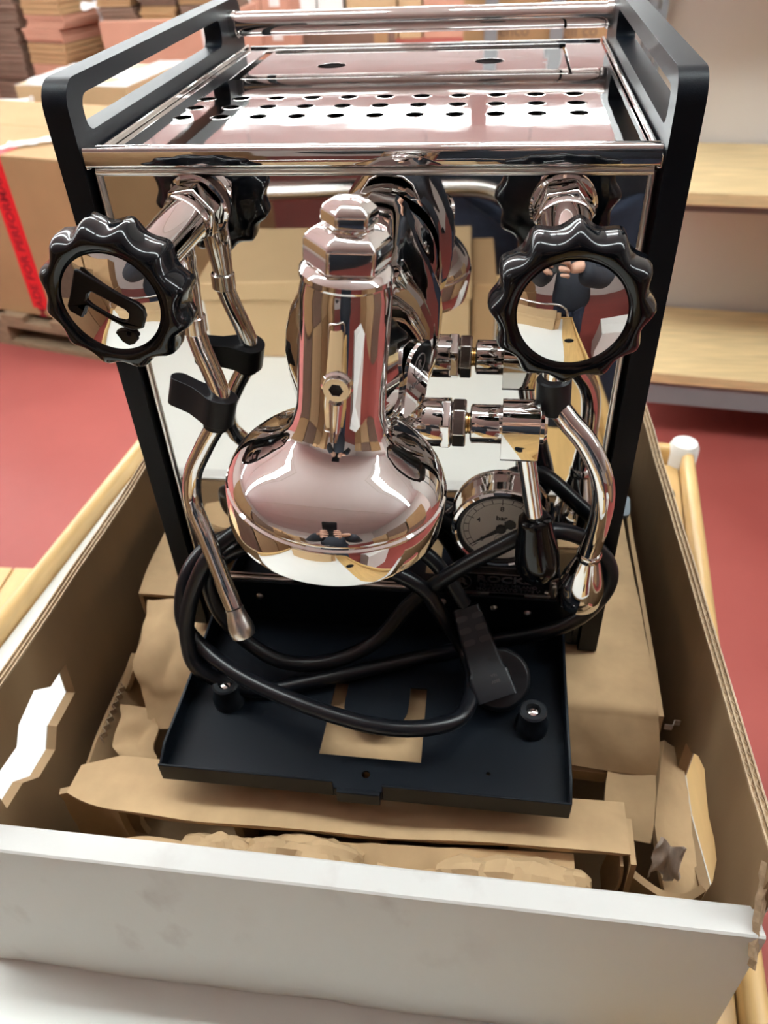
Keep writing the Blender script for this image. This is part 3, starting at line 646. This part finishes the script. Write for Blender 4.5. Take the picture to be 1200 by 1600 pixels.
# emblem on the left cap: slanted angular letter shape with a counter
def cp(x, y): return ((x-352)/10.9, -(y-600)/10.9)
em_o = [cp(*p) for p in ((258, 448), (275, 452), (420, 552), (478, 588), (497, 612), (497, 650), (478, 690), (440, 700), (400, 690), (360, 665), (268, 600), (232, 652), (186, 622), (182, 600), (205, 560))]
em_i = [cp(*p) for p in ((290, 545), (300, 540), (420, 612), (432, 630), (422, 655), (398, 664), (380, 652), (285, 590), (272, 575))]
sub(MB().prism([em_o, em_i], 0.5, 1.9, TL), 'emblem', 'gloss', kl, bevel=0.7, seg=3)
em2 = [cp(*p) for p in ((352, 712), (375, 700), (410, 698), (438, 712), (444, 740), (420, 762), (395, 768), (372, 752))]
sub(MB().prism([em2, [cp(x, y) for x, y in circle(408, 718, 10, 10)]], 0.2, 1.5, TL), 'emblem', 'gloss', kl, bevel=0.5, seg=2)
def hexnut(r, z0, z1, ch=1.0): return [(r-ch*1.6, z0), (r, z0+ch), (r, z1-ch), (r-ch*1.6, z1)]
def valve(K, V_, name, label, sgn):
    cx, cz = V_; T = along((cx, 6, cz), (K[0]-cx, -76, K[1]-cz))         # local z = distance in front of the panel
    v = part(MB().lathe([(11.2, 11), (11.4, 12.5), (10.6, 13.5), (10.2, 15), (10.2, 40), (10.9, 40.5), (10.9, 42.5), (10.2, 43), (10.2, 47), (9.4, 49), (6.5, 52), (6.2, 62)], 36, T), name, 'chrome', EM, label=label)
    sub(MB().lathe([(14.6, 0), (14.6, 1.0), (13.6, 1.6), (13.6, 0.2)], 36, T), 'washer', 'chrome', v)
    sub(MB().lathe(hexnut(13.2, 1.6, 10), 6, T, 0.15), 'hex_nut', 'chrome', v, bevel=0.7, seg=3)
    sub(MB().lathe(hexnut(11.6, 46, 54), 6, T, 0.35), 'hex_collar', 'chrome', v, bevel=0.6, seg=3)
    # ball joint below
    p = Vector((cx-sgn*4.0, -19.5, cz-14)); d = Vector((sgn*0.02, 0.0, -1))
    sub(MB().lathe([(5, -5), (7.5, -3), (7.8, 1), (6.8, 6), (7.0, 8), (6.6, 14), (5.6, 22), (5.0, 30), (5.0, 34)], 24, along(p, d)), 'joint', 'chrome', v)
    return v
valve(KL, VL, 'steam_valve', 'chrome valve stem behind the left knob', 1)
valve(KR, VR, 'water_valve', 'chrome valve stem behind the right knob', 0)

# ---------------------------------------------------------------- wands
wl = part(MB().tube([(-81.1, -19.0, 241.0), (-81.4, -19.0, 235.1), (-79.5, -20.0, 223.9), (-75.5, -21.0, 208.8), (-74.1, -22.0, 198.4), (-78.1, -24.0, 184.3), (-87.2, -26.0, 169.3), (-95.8, -28.0, 152.7), (-97.5, -32.0, 134.6), (-90.4, -40.0, 116.5), (-82.6, -49.0, 93.7), (-76.8, -56.0, 80.9)], 5.0, 20, smooth=8), 'steam_wand', 'chrome', EM, label='bent chrome wand below the left knob')
d = Vector((-74.9, -59.0, 69.5))-Vector((-82.6, -49.0, 93.7))
sub(MB().lathe([(5.2, 0), (5.3, 1.0), (5.2, 2), (6.0, 6), (7.2, 11), (7.3, 15), (6.6, 17.5), (5.0, 18.3), (1.2, 18.4), (1.0, 17.5)], 28, along((-76.8, -56.0, 80.9), d)), 'wand_tip', 'satin', wl)
sub(MB().lathe([(5.6, 0), (6.2, 0.6), (6.2, 8), (5.6, 8.6)], 24, along((-81.1, -19.0, 241.0), (-0.3, 0.0, -5.9))), 'wand_collar', 'steel', wl)
# rubber grip tab on the left wand
gx = Vector((-75.9, -22.9, 192.1)); ax = Vector((-78.1, -24.0, 184.3))-Vector((-74.1, -22.0, 198.4)); ax.normalize()
side = Vector((-1, 0.35, 0.22)); side = (side-ax*side.dot(ax)).normalized(); fwd = ax.cross(side)
GT = Matrix((( side.x, fwd.x, ax.x, gx.x), (side.y, fwd.y, ax.y, gx.y), (side.z, fwd.z, ax.z, gx.z), (0, 0, 0, 1)))
pts = []
for k in range(13): a = R(-118+k*236/12+180); pts.append((8.6*math.cos(a), 8.6*math.sin(a)))
pts = [(8.8*math.cos(R(a)), 8.8*math.sin(R(a))) for a in range(60, 301, 16)]
tabp = pts+[(8, -6.4), (14, -4.6), (20, -4.8)]+[(24+5.2*math.cos(R(a)), 5.2*math.sin(R(a))) for a in range(-80, 81, 20)]+[(20, 4.8), (14, 4.6), (8, 6.4)]
sub(MB().prism([tabp], -7.5, 7.5, GT), 'rubber_grip', 'rubber', wl, bevel=1.2, seg=3)
sub(MB().lathe([(6.3, 7), (6.3, 11), (5.4, 11.2)], 20, GT), 'grip_sleeve', 'rubber', wl)
wr = part(MB().tube([(88.7, -20.0, 223.8), (89.1, -20.0, 213.8), (90.8, -21.0, 202.4), (96.2, -24.0, 194.9), (106.3, -29.0, 184.9), (114.2, -34.0, 171.9), (117.7, -36.0, 158.0), (118.1, -34.0, 137.7), (116.4, -31.5, 116.8)], 5.6, 20, smooth=8), 'water_wand', 'chrome', EM, label='bent chrome water spout below the right knob')
d = Vector((115.3, -26.5, 76.8))-Vector((116.6, -31, 116))
sub(MB().lathe([(6.0, -1), (6.6, 0), (6.6, 3.5), (6.2, 4.2), (7.6, 9), (11.2, 21), (12.4, 27), (12.6, 30), (12.3, 39), (11.4, 40.2), (9.5, 40.4), (9.2, 37)], 40, along((116.6, -31.2, 116), d)), 'spout_tip', 'chrome', wr)
sub(MB().lathe([(7.4, 0), (8.2, 0.8), (8.2, 17), (7.4, 17.8)], 24, along((89.1, -20.0, 213.8), (0.06, -0.02, -1))), 'rubber_sleeve', 'rubber', wr)

# ---------------------------------------------------------------- brew group (leans a little to the right)
G = TR((0, -105, 200)) @ Matrix.Rotation(R(6.6), 4, 'Y')
body = MB().lathe([(2, 103), (12.6, 103), (14.4, 102), (15.6, 100.6), (15.7, 99.0), (14.9, 98.0), (15.0, 96.5), (15.6, 94), (15.7, 85), (15.9, 70), (16.0, 58), (16.1, 50), (16.7, 46), (17.8, 41.2), (19.5, 37.6), (22, 35.1), (26, 32.8), (31, 30.2), (35, 27.4), (38, 24.6), (40.5, 21.5), (42.0, 18.6), (42.7, 16.9), (42.7, 16.2), (42.3, 15.8), (42.5, 15.2), (43.4, 14.6), (43.7, 13.6), (43.7, 6), (43.5, 0), (43.0, -2.4), (41.5, -3.4), (38, -3.6), (36, -2), (34, 8), (2, 10)], 96, G)
grp = part(body, 'brew_group', 'chrome', EM, smooth=32, label='chrome brew group with a bell shaped head in front of the panel')
sub(MB().lathe([(9.5, 102), (14.4, 103.2), (14.6, 104), (14.6, 110.4), (14.0, 111.8), (12.2, 113.4), (9.2, 114.8), (8, 115)], 6, G, 0.22), 'top_nut', 'chrome', grp, bevel=0.9, seg=4)
sub(MB().lathe([(7.8, 113.8), (8.1, 114.6), (8.1, 115.6), (7.6, 116)], 32, G), 'neck_ring', 'chrome', grp)
sub(MB().lathe([(8.0, 115.6), (9.2, 116.0), (9.4, 116.8), (9.4, 119.6), (8.6, 121.2), (6.5, 122.6), (3.5, 123.4), (0.4, 123.6)], 6, G, 0.22), 'cap_bolt', 'chrome', grp, bevel=0.8, seg=4)
# screw on the front of the body
ST = G @ TR((0.8, -15.6, 66)) @ FRONT
sub(MB().lathe([(5.4, -2), (5.6, 0.5), (4.9, 1.4), (4.6, 1.4)], 32, ST), 'screw_boss', 'chrome', grp)
scr = MB().prism([circle(0, 0, 4.5, 32), circle(0, 0, 2.5, 6)], -1.5, 3.0, ST)
sub(scr, 'socket_screw', 'steel', grp, bevel=0.5); sub(MB().lathe([(0.1, 1.7), (2.7, 1.7)], 6, ST, cap=False), 'screw_socket', 'inside', grp)
sub(MB().box(0.1, 0.15, 0, 0.1, 0, 0.1, ST) if False else MB().tube([G @ Vector((0.8, -16.5, 60)), G @ Vector((0.8, -17.2, 50)), G @ Vector((0.8, -19, 45))], [2.6, 1.2], 10), 'seam_rib', 'chrome', grp)
# shield shaped housing back to the panel
hw = [(94, 6), (91, 11.5), (84, 16), (74, 23), (62, 29.5), (54, 31.5), (46, 32), (38, 31), (31, 28), (26, 22), (24, 13)]
def shield(y, sc, ex=0):
    l = [(w*sc+ex, y, z) for z, w in hw]+[(-w*sc-ex, y, z) for z, w in reversed(hw)]; return l
cl = []
for y, sc in ((4, .50), (14, .62), (26, .78), (38, .92), (46, .985), (50, 1.0), (78, 1.0), (84, .97), (92, .9), (99, .88)):
    l = []; 
    for (x, yy, z) in shield(y, sc): l.append((x, yy, 64+(z-64)*(0.92+0.08*sc)))
    cl.append(l)
hs = MB().loft(cl, G); sub(hs, 'housing', 'chrome', grp, smooth=30, bevel=0.8, seg=2)
sub(MB().lathe([(16, 80), (24, 84), (26, 90), (26, 105)], 40, G @ TR((0, 0, 62)) @ Matrix.Rotation(R(-90), 4, 'X')), 'mounting_flange', 'chrome', grp)
# raised name plate on the right cheek
PT = G @ Matrix(((.37, 0, .93, 25.6), (.93, 0, -.37, 26), (0, 1, 0, 50), (0, 0, 0, 1)))
sub(MB().prism([rrect(-10, 10, -16, 14, [4, 8, 8, 4])], -1.0, 0.6, PT), 'cheek_plate', 'chrome', grp, bevel=0.5)
text('R', 5.5, PT @ TR((0, 5, 0.7)), 'engraved_letter', 'engrave', grp, extrude=0.05)
sub(MB().prism([circle(0, 5, 4.6, 28), circle(0, 5, 4.1, 28)], 0.6, 0.75, PT), 'engraved_ring', 'engrave', grp)
text('ROCKET', 3.6, PT @ TR((0, -3.0, 0.7)), 'engraved_name', 'engrave', grp, extrude=0.05)
# exhaust nozzle below
sub(MB().lathe([(9, 30), (9, 0), (6.5, -2), (6.5, -22), (4.6, -24), (4.6, -40), (3.4, -41)], 24, TR((13, -78, 178))), 'exhaust_nozzle', 'steel', grp)
# lever valve on the right of the group, along X
LT = TR((0, -27, 191.5)) @ Matrix.Rotation(R(90), 4, 'Y')      # local z = X
lv = part(MB().lathe([(4, 18), (11.6, 18), (11.8, 19), (11.8, 38), (11.4, 38.6)], 40, LT), 'lever_valve', 'chrome', EM, label='chrome lever valve to the right of the brew group')
sub(MB().lathe(hexnut(13.0, 36.5, 42.5, 0.8), 6, LT, 0.1), 'hex_nut', 'chrome', lv, bevel=0.5, seg=3)
sub(MB().lathe(hexnut(11.6, 42.5, 49.2, 0.6), 6, LT, 0.45), 'hex_nut', 'steel', lv, bevel=0.5, seg=3)
sub(MB().lathe([(5.2, 49), (5.2, 50), (4.6, 50.2), (5.2, 50.6), (5.2, 51.4), (4.6, 51.6), (5.2, 52)], 20, LT), 'brass_thread', 'brass', lv)
sub(MB().lathe([(8.4, 51.2), (9.4, 52), (9.4, 66.6), (9.0, 67.2)], 40, LT), 'sleeve', 'chrome', lv)
bk = [(11.2*math.cos(R(a)), 11.2*math.sin(R(a))) for a in range(0, 181, 12)]+[(-11.4, -14), (-10.2, -15.6), (10.2, -15.6), (11.4, -14)]
sub(MB().prism([bk], 66.2, 84.0, TR((0, -27, 193)) @ YZ), 'cam_block', 'chrome', lv, bevel=0.9, seg=3)
sub(MB().lathe([(8.8, 83.5), (8.8, 86), (7.6, 87.4), (3, 87.8), (0.3, 87.8)], 32, LT), 'end_cap', 'chrome', lv)
a0, a1, a2 = Vector((78.0, -29, 180)), Vector((86.0, -30.5, 138)), Vector((91.6, -31.5, 96))
sub(MB().tube([a0, a1], 4.6, 24, smooth=0), 'lever_rod', 'chrome', lv)
sub(MB().lathe([(5.6, -1), (7.2, 0), (8.6, 1.0), (9.0, 4), (9.6, 9), (11.2, 18), (12.2, 26), (12.3, 31), (11.4, 36), (9.2, 40.4), (6, 42.8), (2, 43.8), (0.3, 43.9)], 12, along(a1, a2-a1), 0.3), 'lever_grip', 'gloss', lv, smooth=60, bevel=0.6)

# ---------------------------------------------------------------- pressure gauge and badge
GC = TR((70.3, 6, 104.5)) @ FRONT @ Matrix.Diagonal((1, 1, 0.6, 1))
gg = part(MB().lathe([(27.4, 0), (27.6, 12), (28.4, 13), (28.6, 15.5), (28.0, 18), (26.4, 19), (25.3, 18.2), (25.3, 6)], 64, GC), 'pressure_gauge', 'chrome', EM, label='round chrome pressure gauge with a white dial reading in bar')
sub(MB().lathe([(0.3, 14.0), (25.2, 14.0)], 64, GC, cap=False), 'dial', 'dial', gg)
sub(MB().prism([circle(0, 0, 25.1, 48), circle(0, 0, 23.2, 48)], 14, 16.6, GC), 'inner_ring', 'ink', gg)
A0, A1 = 222, -42
tk = MB()
for k in range(17):
    a = R(A0+(A1-A0)*k/16); r0 = 17.2 if k % 4 == 0 else 18.6
    p, q = (r0*math.cos(a), r0*math.sin(a)), (21.5*math.cos(a), 21.5*math.sin(a)); n = (-math.sin(a)*.22, math.cos(a)*.22)
    tk.prism([[(p[0]-n[0], p[1]-n[1]), (q[0]-n[0], q[1]-n[1]), (q[0]+n[0], q[1]+n[1]), (p[0]+n[0], p[1]+n[1])]], 14.05, 14.2, GC)
arc = [(21.5*math.cos(R(A0+(A1-A0)*k/40)), 21.5*math.sin(R(A0+(A1-A0)*k/40))) for k in range(41)]
for r in (18.6, 21.5):
    o_ = [((r+.12)*math.cos(R(A0+(A1-A0)*k/40)), (r+.12)*math.sin(R(A0+(A1-A0)*k/40))) for k in range(41)]; i_ = [((r-.12)*math.cos(R(A0+(A1-A0)*k/40)), (r-.12)*math.sin(R(A0+(A1-A0)*k/40))) for k in range(40, -1, -1)]
    tk.prism([o_+i_], 14.05, 14.15, GC)
sub(tk, 'scale_marks', 'ink', gg, smooth=0)
for n, body_ in ((0, '0'), (4, '4'), (8, '8'), (12, '12'), (16, '16')):
    a = R(A0+(A1-A0)*n/16); text(body_, 4.6, GC @ TR((14.2*math.cos(a), 14.2*math.sin(a)+(1 if n == 0 else 0), 14.1)), 'number', 'ink', gg, extrude=0.05, bold=0.08)
text('bar', 4.8, GC @ TR((0, 7.6, 14.1)), 'unit_text', 'ink', gg, extrude=0.05, bold=0.14)
text('R', 3.6, GC @ TR((0, -8, 14.1)), 'dial_logo', 'engrave', gg, extrude=0.05)
sub(MB().prism([circle(0, -8, 3.4, 24), circle(0, -8, 3.1, 24)], 14.05, 14.15, GC), 'dial_logo_ring', 'engrave', gg, smooth=0)
ND = GC @ Matrix.Rotation(R(A0-6), 4, 'Z')
nd = sub(MB().prism([[(22.4, 0), (4, 1.3), (-3.5, 1.6), (-4.5, 3.4), (-8, 3.2), (-9.4, 1.0), (-9.4, -1.0), (-8, -3.2), (-4.5, -3.4), (-3.5, -1.6), (4, -1.3)]], 14.9, 15.5, ND), 'needle', 'ink', gg, smooth=0)
sub(MB().lathe([(3.0, 14.2), (3.0, 16.2), (2.4, 16.8), (0.2, 16.9)], 20, GC), 'needle_hub', 'ink', gg)
bdg = part(MB().box(42, 103, 3.4, 6, 46.8, 62.5), 'name_badge', 'badge', EM, bevel=0.5)
BF = TR((72.5, 3.2, 54.6)) @ FRONT
sub(MB().prism([rrect(-31, 31, -8.2, 8.4, 1), rrect(-30.2, 30.2, -7.5, 7.7, 1)], 0, 0.3, BF), 'badge_border', 'silvertext', bdg, smooth=0)
text('ROCKET', 7.2, BF @ TR((5.5, 3.3, 0.1)), 'badge_name', 'silvertext', bdg, extrude=0.2, bold=0.15, sx=1.45)
text('ESPRESSO MILANO', 3.5, BF @ TR((5.0, -2.1, 0.1)), 'badge_text', 'silvertext', bdg, extrude=0.15, bold=0.03, sx=1.22)
text('MOZZAFIATO TYPE V', 3.3, BF @ TR((5.0, -5.3, 0.1)), 'badge_text', 'silvertext', bdg, extrude=0.15, bold=0.03, sx=1.22)
text('R', 7.6, BF @ TR((-23.6, 0.3, 0.1)), 'badge_letter', 'silvertext', bdg, extrude=0.2, bold=0.3, sx=1.2)
sub(MB().prism([circle(-23.8, 0, 6.2, 32), circle(-23.8, 0, 5.6, 32)], 0, 0.35, BF), 'badge_ring', 'silvertext', bdg, smooth=0)
for x in (-29.3, 28.6): sub(MB().lathe([(1.5, 0), (1.5, .6), (.9, 1.1), (.1, 1.2)], 16, BF @ TR((x, -5.5, 0))), 'badge_screw', 'chrome', bdg)

# ---------------------------------------------------------------- lower front and drip pan
part(MB().box(-121, 121, 2, 12, 6, 44), 'lower_panel', 'powder', EM, bevel=1)
for x, z in ((69.5, 34.5), (91, 31.5), (37, 37), (11.5, 28), (-84, 31)):
    part(MB().lathe([(2.4, 0), (2.4, .8), (1.5, 1.7), (.2, 2)], 16, TR((x, 2, z)) @ FRONT), 'panel_screw', 'satin', EM)
hole = [(-27, -97), (32, -97), (31, -45), (21, -45), (21, -58)]+[(1.5+19.5*math.cos(R(a)), -60+20.5*math.sin(R(a))) for a in range(-10, -171, -20)]+[(-18, -58), (-18, -45), (-26, -45)]
pan = part(MB().prism([[(-113.5, -119), (113.5, -119), (113.5, 2), (-113.5, 2)], hole, circle(2, -107.5, 2.4, 14), circle(42, -67, 3.0, 14), circle(70, -100, 1.2, 8)], 6.4, 7.8), 'drip_pan', 'powder', EM, smooth=30, label='black drip pan floor with a cut-out in front of the machine')
for s in (-1, 1):
    w = MB().prism([[(-118.5, 6), (2, 6), (2, 26), (-40, 22), (-108, 21), (-118.5, 15)]], min(s*112.6, s*114.2), max(s*112.6, s*114.2), YZ); sub(w, 'pan_side', 'powder', pan, bevel=0.5)
sub(MB().box(-113.5, -14, -120.4, -119, 4.5, 18.5).box(13, 113.5, -120.4, -119, 4.5, 18.5).box(-14, 13, -120.4, -119, 4.5, 12), 'pan_front', 'powder', pan, bevel=0.5)
sub(MB().box(-12, 12, -123, -120.4, 3, 13), 'front_tab', 'powder', pan, bevel=0.6)
for x, y in ((94, -67), (-89, -66)):
    st_ = sub(MB().lathe([(9.5, 7.8), (9.5, 13), (8.2, 15), (8.0, 24), (7.0, 25), (4.4, 25), (4.2, 21)], 28, TR((x, y, 0))), 'rubber_standoff', 'rubber', pan)
    # screw head inside
    sub(MB().lathe([(3.9, 20), (3.9, 22.5), (2.5, 24), (.3, 24.3)], 20, TR((x, y, 0))), 'standoff_screw', 'chrome', pan)

# ================================================================== power cord
CP = [(51.3, -22.0, 60.2), (41.2, -17.0, 75.7), (29.0, -14.0, 90.9), (11.2, -13.0, 102.6), (-26.8, -13.0, 94.7), (-61.4, -16.0, 119.3), (-79.5, -24.0, 110.4), (-94.9, -36.0, 99.3), (-107.8, -46.0, 72.8), (-111.3, -55.0, 48.9), (-104.1, -62.0, 29.8), (-72.8, -61.0, 14.0), (-35.1, -49.1, 13.5), (10.7, -31.0, 13.5), (66.1, -11.0, 14.8), (112.0, -12.0, 36.9), (132.7, -9.0, 63.7), (132.3, -7.0, 86.7), (113.5, -9.0, 107.6), (89.3, -21.0, 120.0), (66.0, -24.0, 106.9), (41.5, -22.0, 83.2), (18.5, -20.0, 55.0), (-1.4, -27.0, 28.8), (-24.6, -37.2, 20.0), (-47.7, -43.5, 20.0), (-67.3, -43.8, 26.0), (-88.2, -36.0, 36.9), (-100.8, -30.0, 56.9), (-99.4, -25.0, 79.3), (-69.5, -24.0, 101.4), (-17.3, -24.0, 95.4), (23.1, -24.0, 77.3), (38.4, -27.0, 54.9), (52.4, -28.1, 27.0), (58.6, -54.4, 27.0), (53.1, -79.0, 29.0), (32.5, -90.8, 32.0), (4.3, -93.0, 34.0), (-33.3, -85.4, 36.0), (-74.8, -69.8, 37.0), (-104.4, -53.4, 42.0), (-115.5, -46.0, 56.6), (-111.9, -34.0, 81.7), (-99.6, -18.0, 93.7), (-77.5, -10.0, 98.4)]
pc_ = empty('power_cord', 'coiled black power cord with a moulded plug lying on the drip pan', 'cord', (0, -50, 8))
part(MB().tube(CP, 4.7, 14, smooth=6), 'cable', 'cable', pc_)
p0, p1 = Vector((52.1, -22.0, 57.5)), Vector((72.7, -60.9, 24.0))
zax = (p1-p0).normalized(); LEN = (p1-p0).length; xax = Vector((1, 0.25, 0.1)); xax = (xax-zax*xax.dot(zax)).normalized(); yax = zax.cross(xax)
PT = Matrix(((xax.x, yax.x, zax.x, p0.x), (xax.y, yax.y, zax.y, p0.y), (xax.z, yax.z, zax.z, p0.z), (0, 0, 0, 1)))
if (PT @ Vector((0, 1, 0))-p0).z < 0: PT = PT @ Matrix.Rotation(math.pi, 4, 'Z')
lp = []
for t, hw_, hd_ in ((-1, 6.5, 4.5), (0, 8.2, 5.6), (0.45*LEN, 9.6, 6.4), (0.68*LEN, 10.4, 7), (0.72*LEN, 12.0, 8), (LEN, 12.4, 8.5)):
    lp.append([(x, y, t) for x, y in rrect(-hw_, hw_, -hd_, hd_, 2.4, 4)])
pl = part(MB().loft(lp, PT), 'plug', 'rubber', pc_, bevel=0.8)
for k in range(3):
    for s_ in (-1, 1):
        sub(MB().prism([rrect(-3.4, 3.4, -1.7, 1.7, 1.6)], -0.5, 0.6, PT @ TR((s_*4.8, 5.45+0.3*k, 6+k*7.2)) @ Matrix.Rotation(R(-90), 4, 'X')), 'grip_notch', 'ink', pl, bevel=0.3)
for s_ in (-1, 1): sub(MB().lathe([(.9, -0.5), (.9, .25)], 10, PT @ TR((s_*3, 6.6, 32)) @ Matrix.Rotation(R(-90), 4, 'X')), 'pin_hole', 'inside', pl)
for k, (txt, sz) in enumerate((('16A', 2.4), ('250V', 2.4), ('CE', 2.6))):
    text(txt, sz, PT @ TR((2.5-0*k, 8.2, 0.70*LEN+3+k*3.6)) @ Matrix.Rotation(R(-90), 4, 'X') @ Matrix.Rotation(R(180), 4, 'Z'), 'plug_text', 'engrave', pl, extrude=0.06)
sub(MB().lathe([(3, -17), (17.5, -17), (19, -15), (19, -7), (17, -5), (3, -5)], 32, PT @ TR((6, 0, LEN*0.82)) @ Matrix.Rotation(R(-90), 4, 'X')), 'plug_base', 'rubber', pl, bevel=0.6)
# ================================================================== the photographer (seen mirrored in the chrome)
PX, PY = 0.15, -1.13
def skin_layer(me):
    bm = bmesh.new(); bm.from_mesh(me); bm.verts.layers.skin.verify(); bm.to_mesh(me); bm.free()
def figure(name, V, E, rad, mat, parent, lv=2):
    me = bpy.data.meshes.new(name); me.from_pydata(V, E, []); skin_layer(me)
    o = bpy.data.objects.new(name, me); COL.objects.link(o)
    for i, r in enumerate(rad):
        sv = me.skin_vertices[0].data[i]; sv.radius = r if isinstance(r, tuple) else (r, r); sv.use_root = (i == 0)
    sm = o.modifiers.new('skin', 'SKIN'); sm.use_smooth_shade = True; sm.branch_smoothing = 0.6
    s = o.modifiers.new('sub', 'SUBSURF'); s.levels = lv; s.render_levels = lv
    me.materials.append(M[mat])
    if parent: put(o, parent)
    return o
f0 = FLOOR*mm
person = empty('person', 'person in a dark jacket and jeans holding a phone, mirrored in the chrome', 'person', (PX*1000, PY*1000, FLOOR))
# jacket: torso and sleeves; arms reach forward to the phone
J = [(PX, PY, f0+0.74), (PX, PY+0.01, f0+1.06), (PX, PY+0.02, f0+1.30), (PX, PY+0.02, f0+1.42), (PX, PY+0.03, f0+1.48)]
ls_, rs_ = (PX-0.18, PY+0.03, f0+1.40), (PX+0.18, PY+0.03, f0+1.40)
J += [ls_, (PX-0.36, PY+0.16, f0+1.14), (-0.035, -0.50, 0.30), (-0.015, -0.455, 0.335)]
J += [rs_, (PX+0.36, PY+0.16, f0+1.14), (0.185, -0.50, 0.29), (0.160, -0.455, 0.330)]
JE = [(0, 1), (1, 2), (2, 3), (3, 4), (3, 5), (5, 6), (6, 7), (7, 8), (3, 9), (9, 10), (10, 11), (11, 12)]
JR = [(.26, .16), (.25, .15), (.25, .15), (.17, .12), (.075, .075), .095, .085, .055, .042, .095, .085, .055, .042]
figure('jacket', J, JE, JR, 'jacket', person)
# trousers
T_ = [(PX, PY, f0+0.95), (PX-0.09, PY, f0+0.82), (PX-0.11, PY+0.02, f0+0.48), (PX-0.12, PY, f0+0.09), (PX+0.09, PY, f0+0.82), (PX+0.11, PY+0.02, f0+0.48), (PX+0.12, PY, f0+0.09)]
figure('trousers', T_, [(0, 1), (1, 2), (2, 3), (0, 4), (4, 5), (5, 6)], [(.17, .12), .12, .09, .075, .12, .09, .075], 'jeans', person)
for s in (-1, 1):
    figure('shoe', [(PX+s*.12, PY-0.03, f0+0.05), (PX+s*.125, PY+0.10, f0+0.045), (PX+s*.13, PY+0.18, f0+0.035)], [(0, 1), (1, 2)], [(.05, .048), (.048, .042), (.04, .032)], 'rubber', person)
# head with face, neck, ears
hd = Vector((PX-0.02, PY+0.09, f0+1.635))
HT = Matrix.Translation(hd*1000) @ Matrix.Rotation(R(-28), 4, 'X')
def head_pt(u, v):
    a = 2*math.pi*u; t = math.pi*(v*0.996+0.002); y = -math.cos(a)*math.sin(t); x = math.sin(a)*math.sin(t); z = math.cos(t)
    p = Vector((x*74, -y*96, z*114))
    if z < 0: p.x *= 1-0.28*(-z); p.y = p.y*(1-0.18*(-z)) + 10*(-z)
    if p.y > 40:                                   # face on +y
        n = math.exp(-((p.x/11)**2))*math.exp(-(((p.z+14)/20)**2)); p.y += 22*n
        e = math.exp(-(((abs(p.x)-30)/14)**2))*math.exp(-(((p.z-12)/9)**2)); p.y -= 9*e
        m_ = math.exp(-((p.x/24)**2))*math.exp(-(((p.z+52)/6)**2)); p.y += 4*m_
    return p
part(MB().grid(head_pt, 48, 32, HT), 'head', 'skin', person, smooth=80)
figure('neck', [(PX, PY+0.02, f0+1.44), (hd.x, hd.y-0.02, hd.z-0.05)], [(0, 1)], [.062, .056], 'skin', person)
def hair_pt(u, v):
    p = head_pt(u, v*0.52)*1.06; p.y -= 9; p.z += 4; return p
part(MB().grid(hair_pt, 40, 14, HT, thick=4), 'hair', 'hair', person, smooth=80)
for s in (-1, 1):
    part(MB().lathe([(0.5, -5), (11, -4), (15, 0), (12, 4), (0.5, 3)], 16, HT @ TR((s*74, -4, 0)) @ Matrix.Rotation(R(90), 4, 'Y')), 'ear', 'skin', person)
    part(MB().lathe([(0.3, 6), (5, 5), (7.5, 0), (5, -5), (0.3, -6)], 14, HT @ TR((s*30, 82, 12))), 'eye', 'boxwhite', person)
# hands: palm, four fingers and a thumb around the phone edges
def hand(wrist, palm, s, name):
    w_, p_ = Vector(wrist), Vector(palm)
    V = [tuple(w_), tuple(w_.lerp(p_, .5)), tuple(p_)]; E_ = [(0, 1), (1, 2)]; rad = [(.026, .02), (.034, .02), (.038, .018)]
    figure(name, V, E_, rad, 'skin', person)
    for k in range(4):
        b = p_+Vector((s*0.004, 0.0, -0.028+k*0.019)); ln = [.85, 1, .98, .88][k]
        c1 = b+Vector((s*-0.002, 0.034*ln, 0.004)); c2 = c1+Vector((s*0.020*ln, 0.014, 0.0)); c3 = c2+Vector((s*0.018*ln, -0.006, 0))
        figure('finger', [tuple(b), tuple(c1), tuple(c2), tuple(c3)], [(0, 1), (1, 2), (2, 3)], [.0095, .009, .0082, .0068], 'skin', person, 1)
    b = p_+Vector((s*0.006, -0.012, 0.02)); figure('thumb', [tuple(b), tuple(b+Vector((s*0.018, -0.012, 0.022))), tuple(b+Vector((s*0.036, -0.006, 0.034)))], [(0, 1), (1, 2)], [.012, .0105, .008], 'skin', person, 1)
# phone: a slab just behind the lens, its back towards the machine
Rc = cam.rotation_euler.to_matrix().to_4x4()
PH = Matrix.Translation(Vector(cam.location)*1000) @ Rc @ TR((-28, -60, 12))
ph = empty('smartphone', 'black smartphone held up by the photographer', 'phone', (60, -360, 395))
part(MB().prism([rrect(-36, 36, -74, 74, 9)], 1, 8.5, PH), 'case', 'phone', ph, bevel=1.5)
part(MB().prism([rrect(-33, 33, -71, 71, 7)], 8.5, 8.8, PH), 'screen', 'ink', ph)
part(MB().prism([rrect(-32, -4, 36, 68, 7)], -0.6, 1, PH), 'camera_bump', 'phone', ph, bevel=0.5)
hl = PH @ Vector((-44, -45, 6)); hr = PH @ Vector((44, -45, 6))
hand((-0.015, -0.452, 0.337), tuple(hl*mm+Vector((-.006, -.012, -.01))), 1, 'hand')
hand((0.160, -0.452, 0.332), tuple(hr*mm+Vector((.006, -.012, -.01))), -1, 'hand')
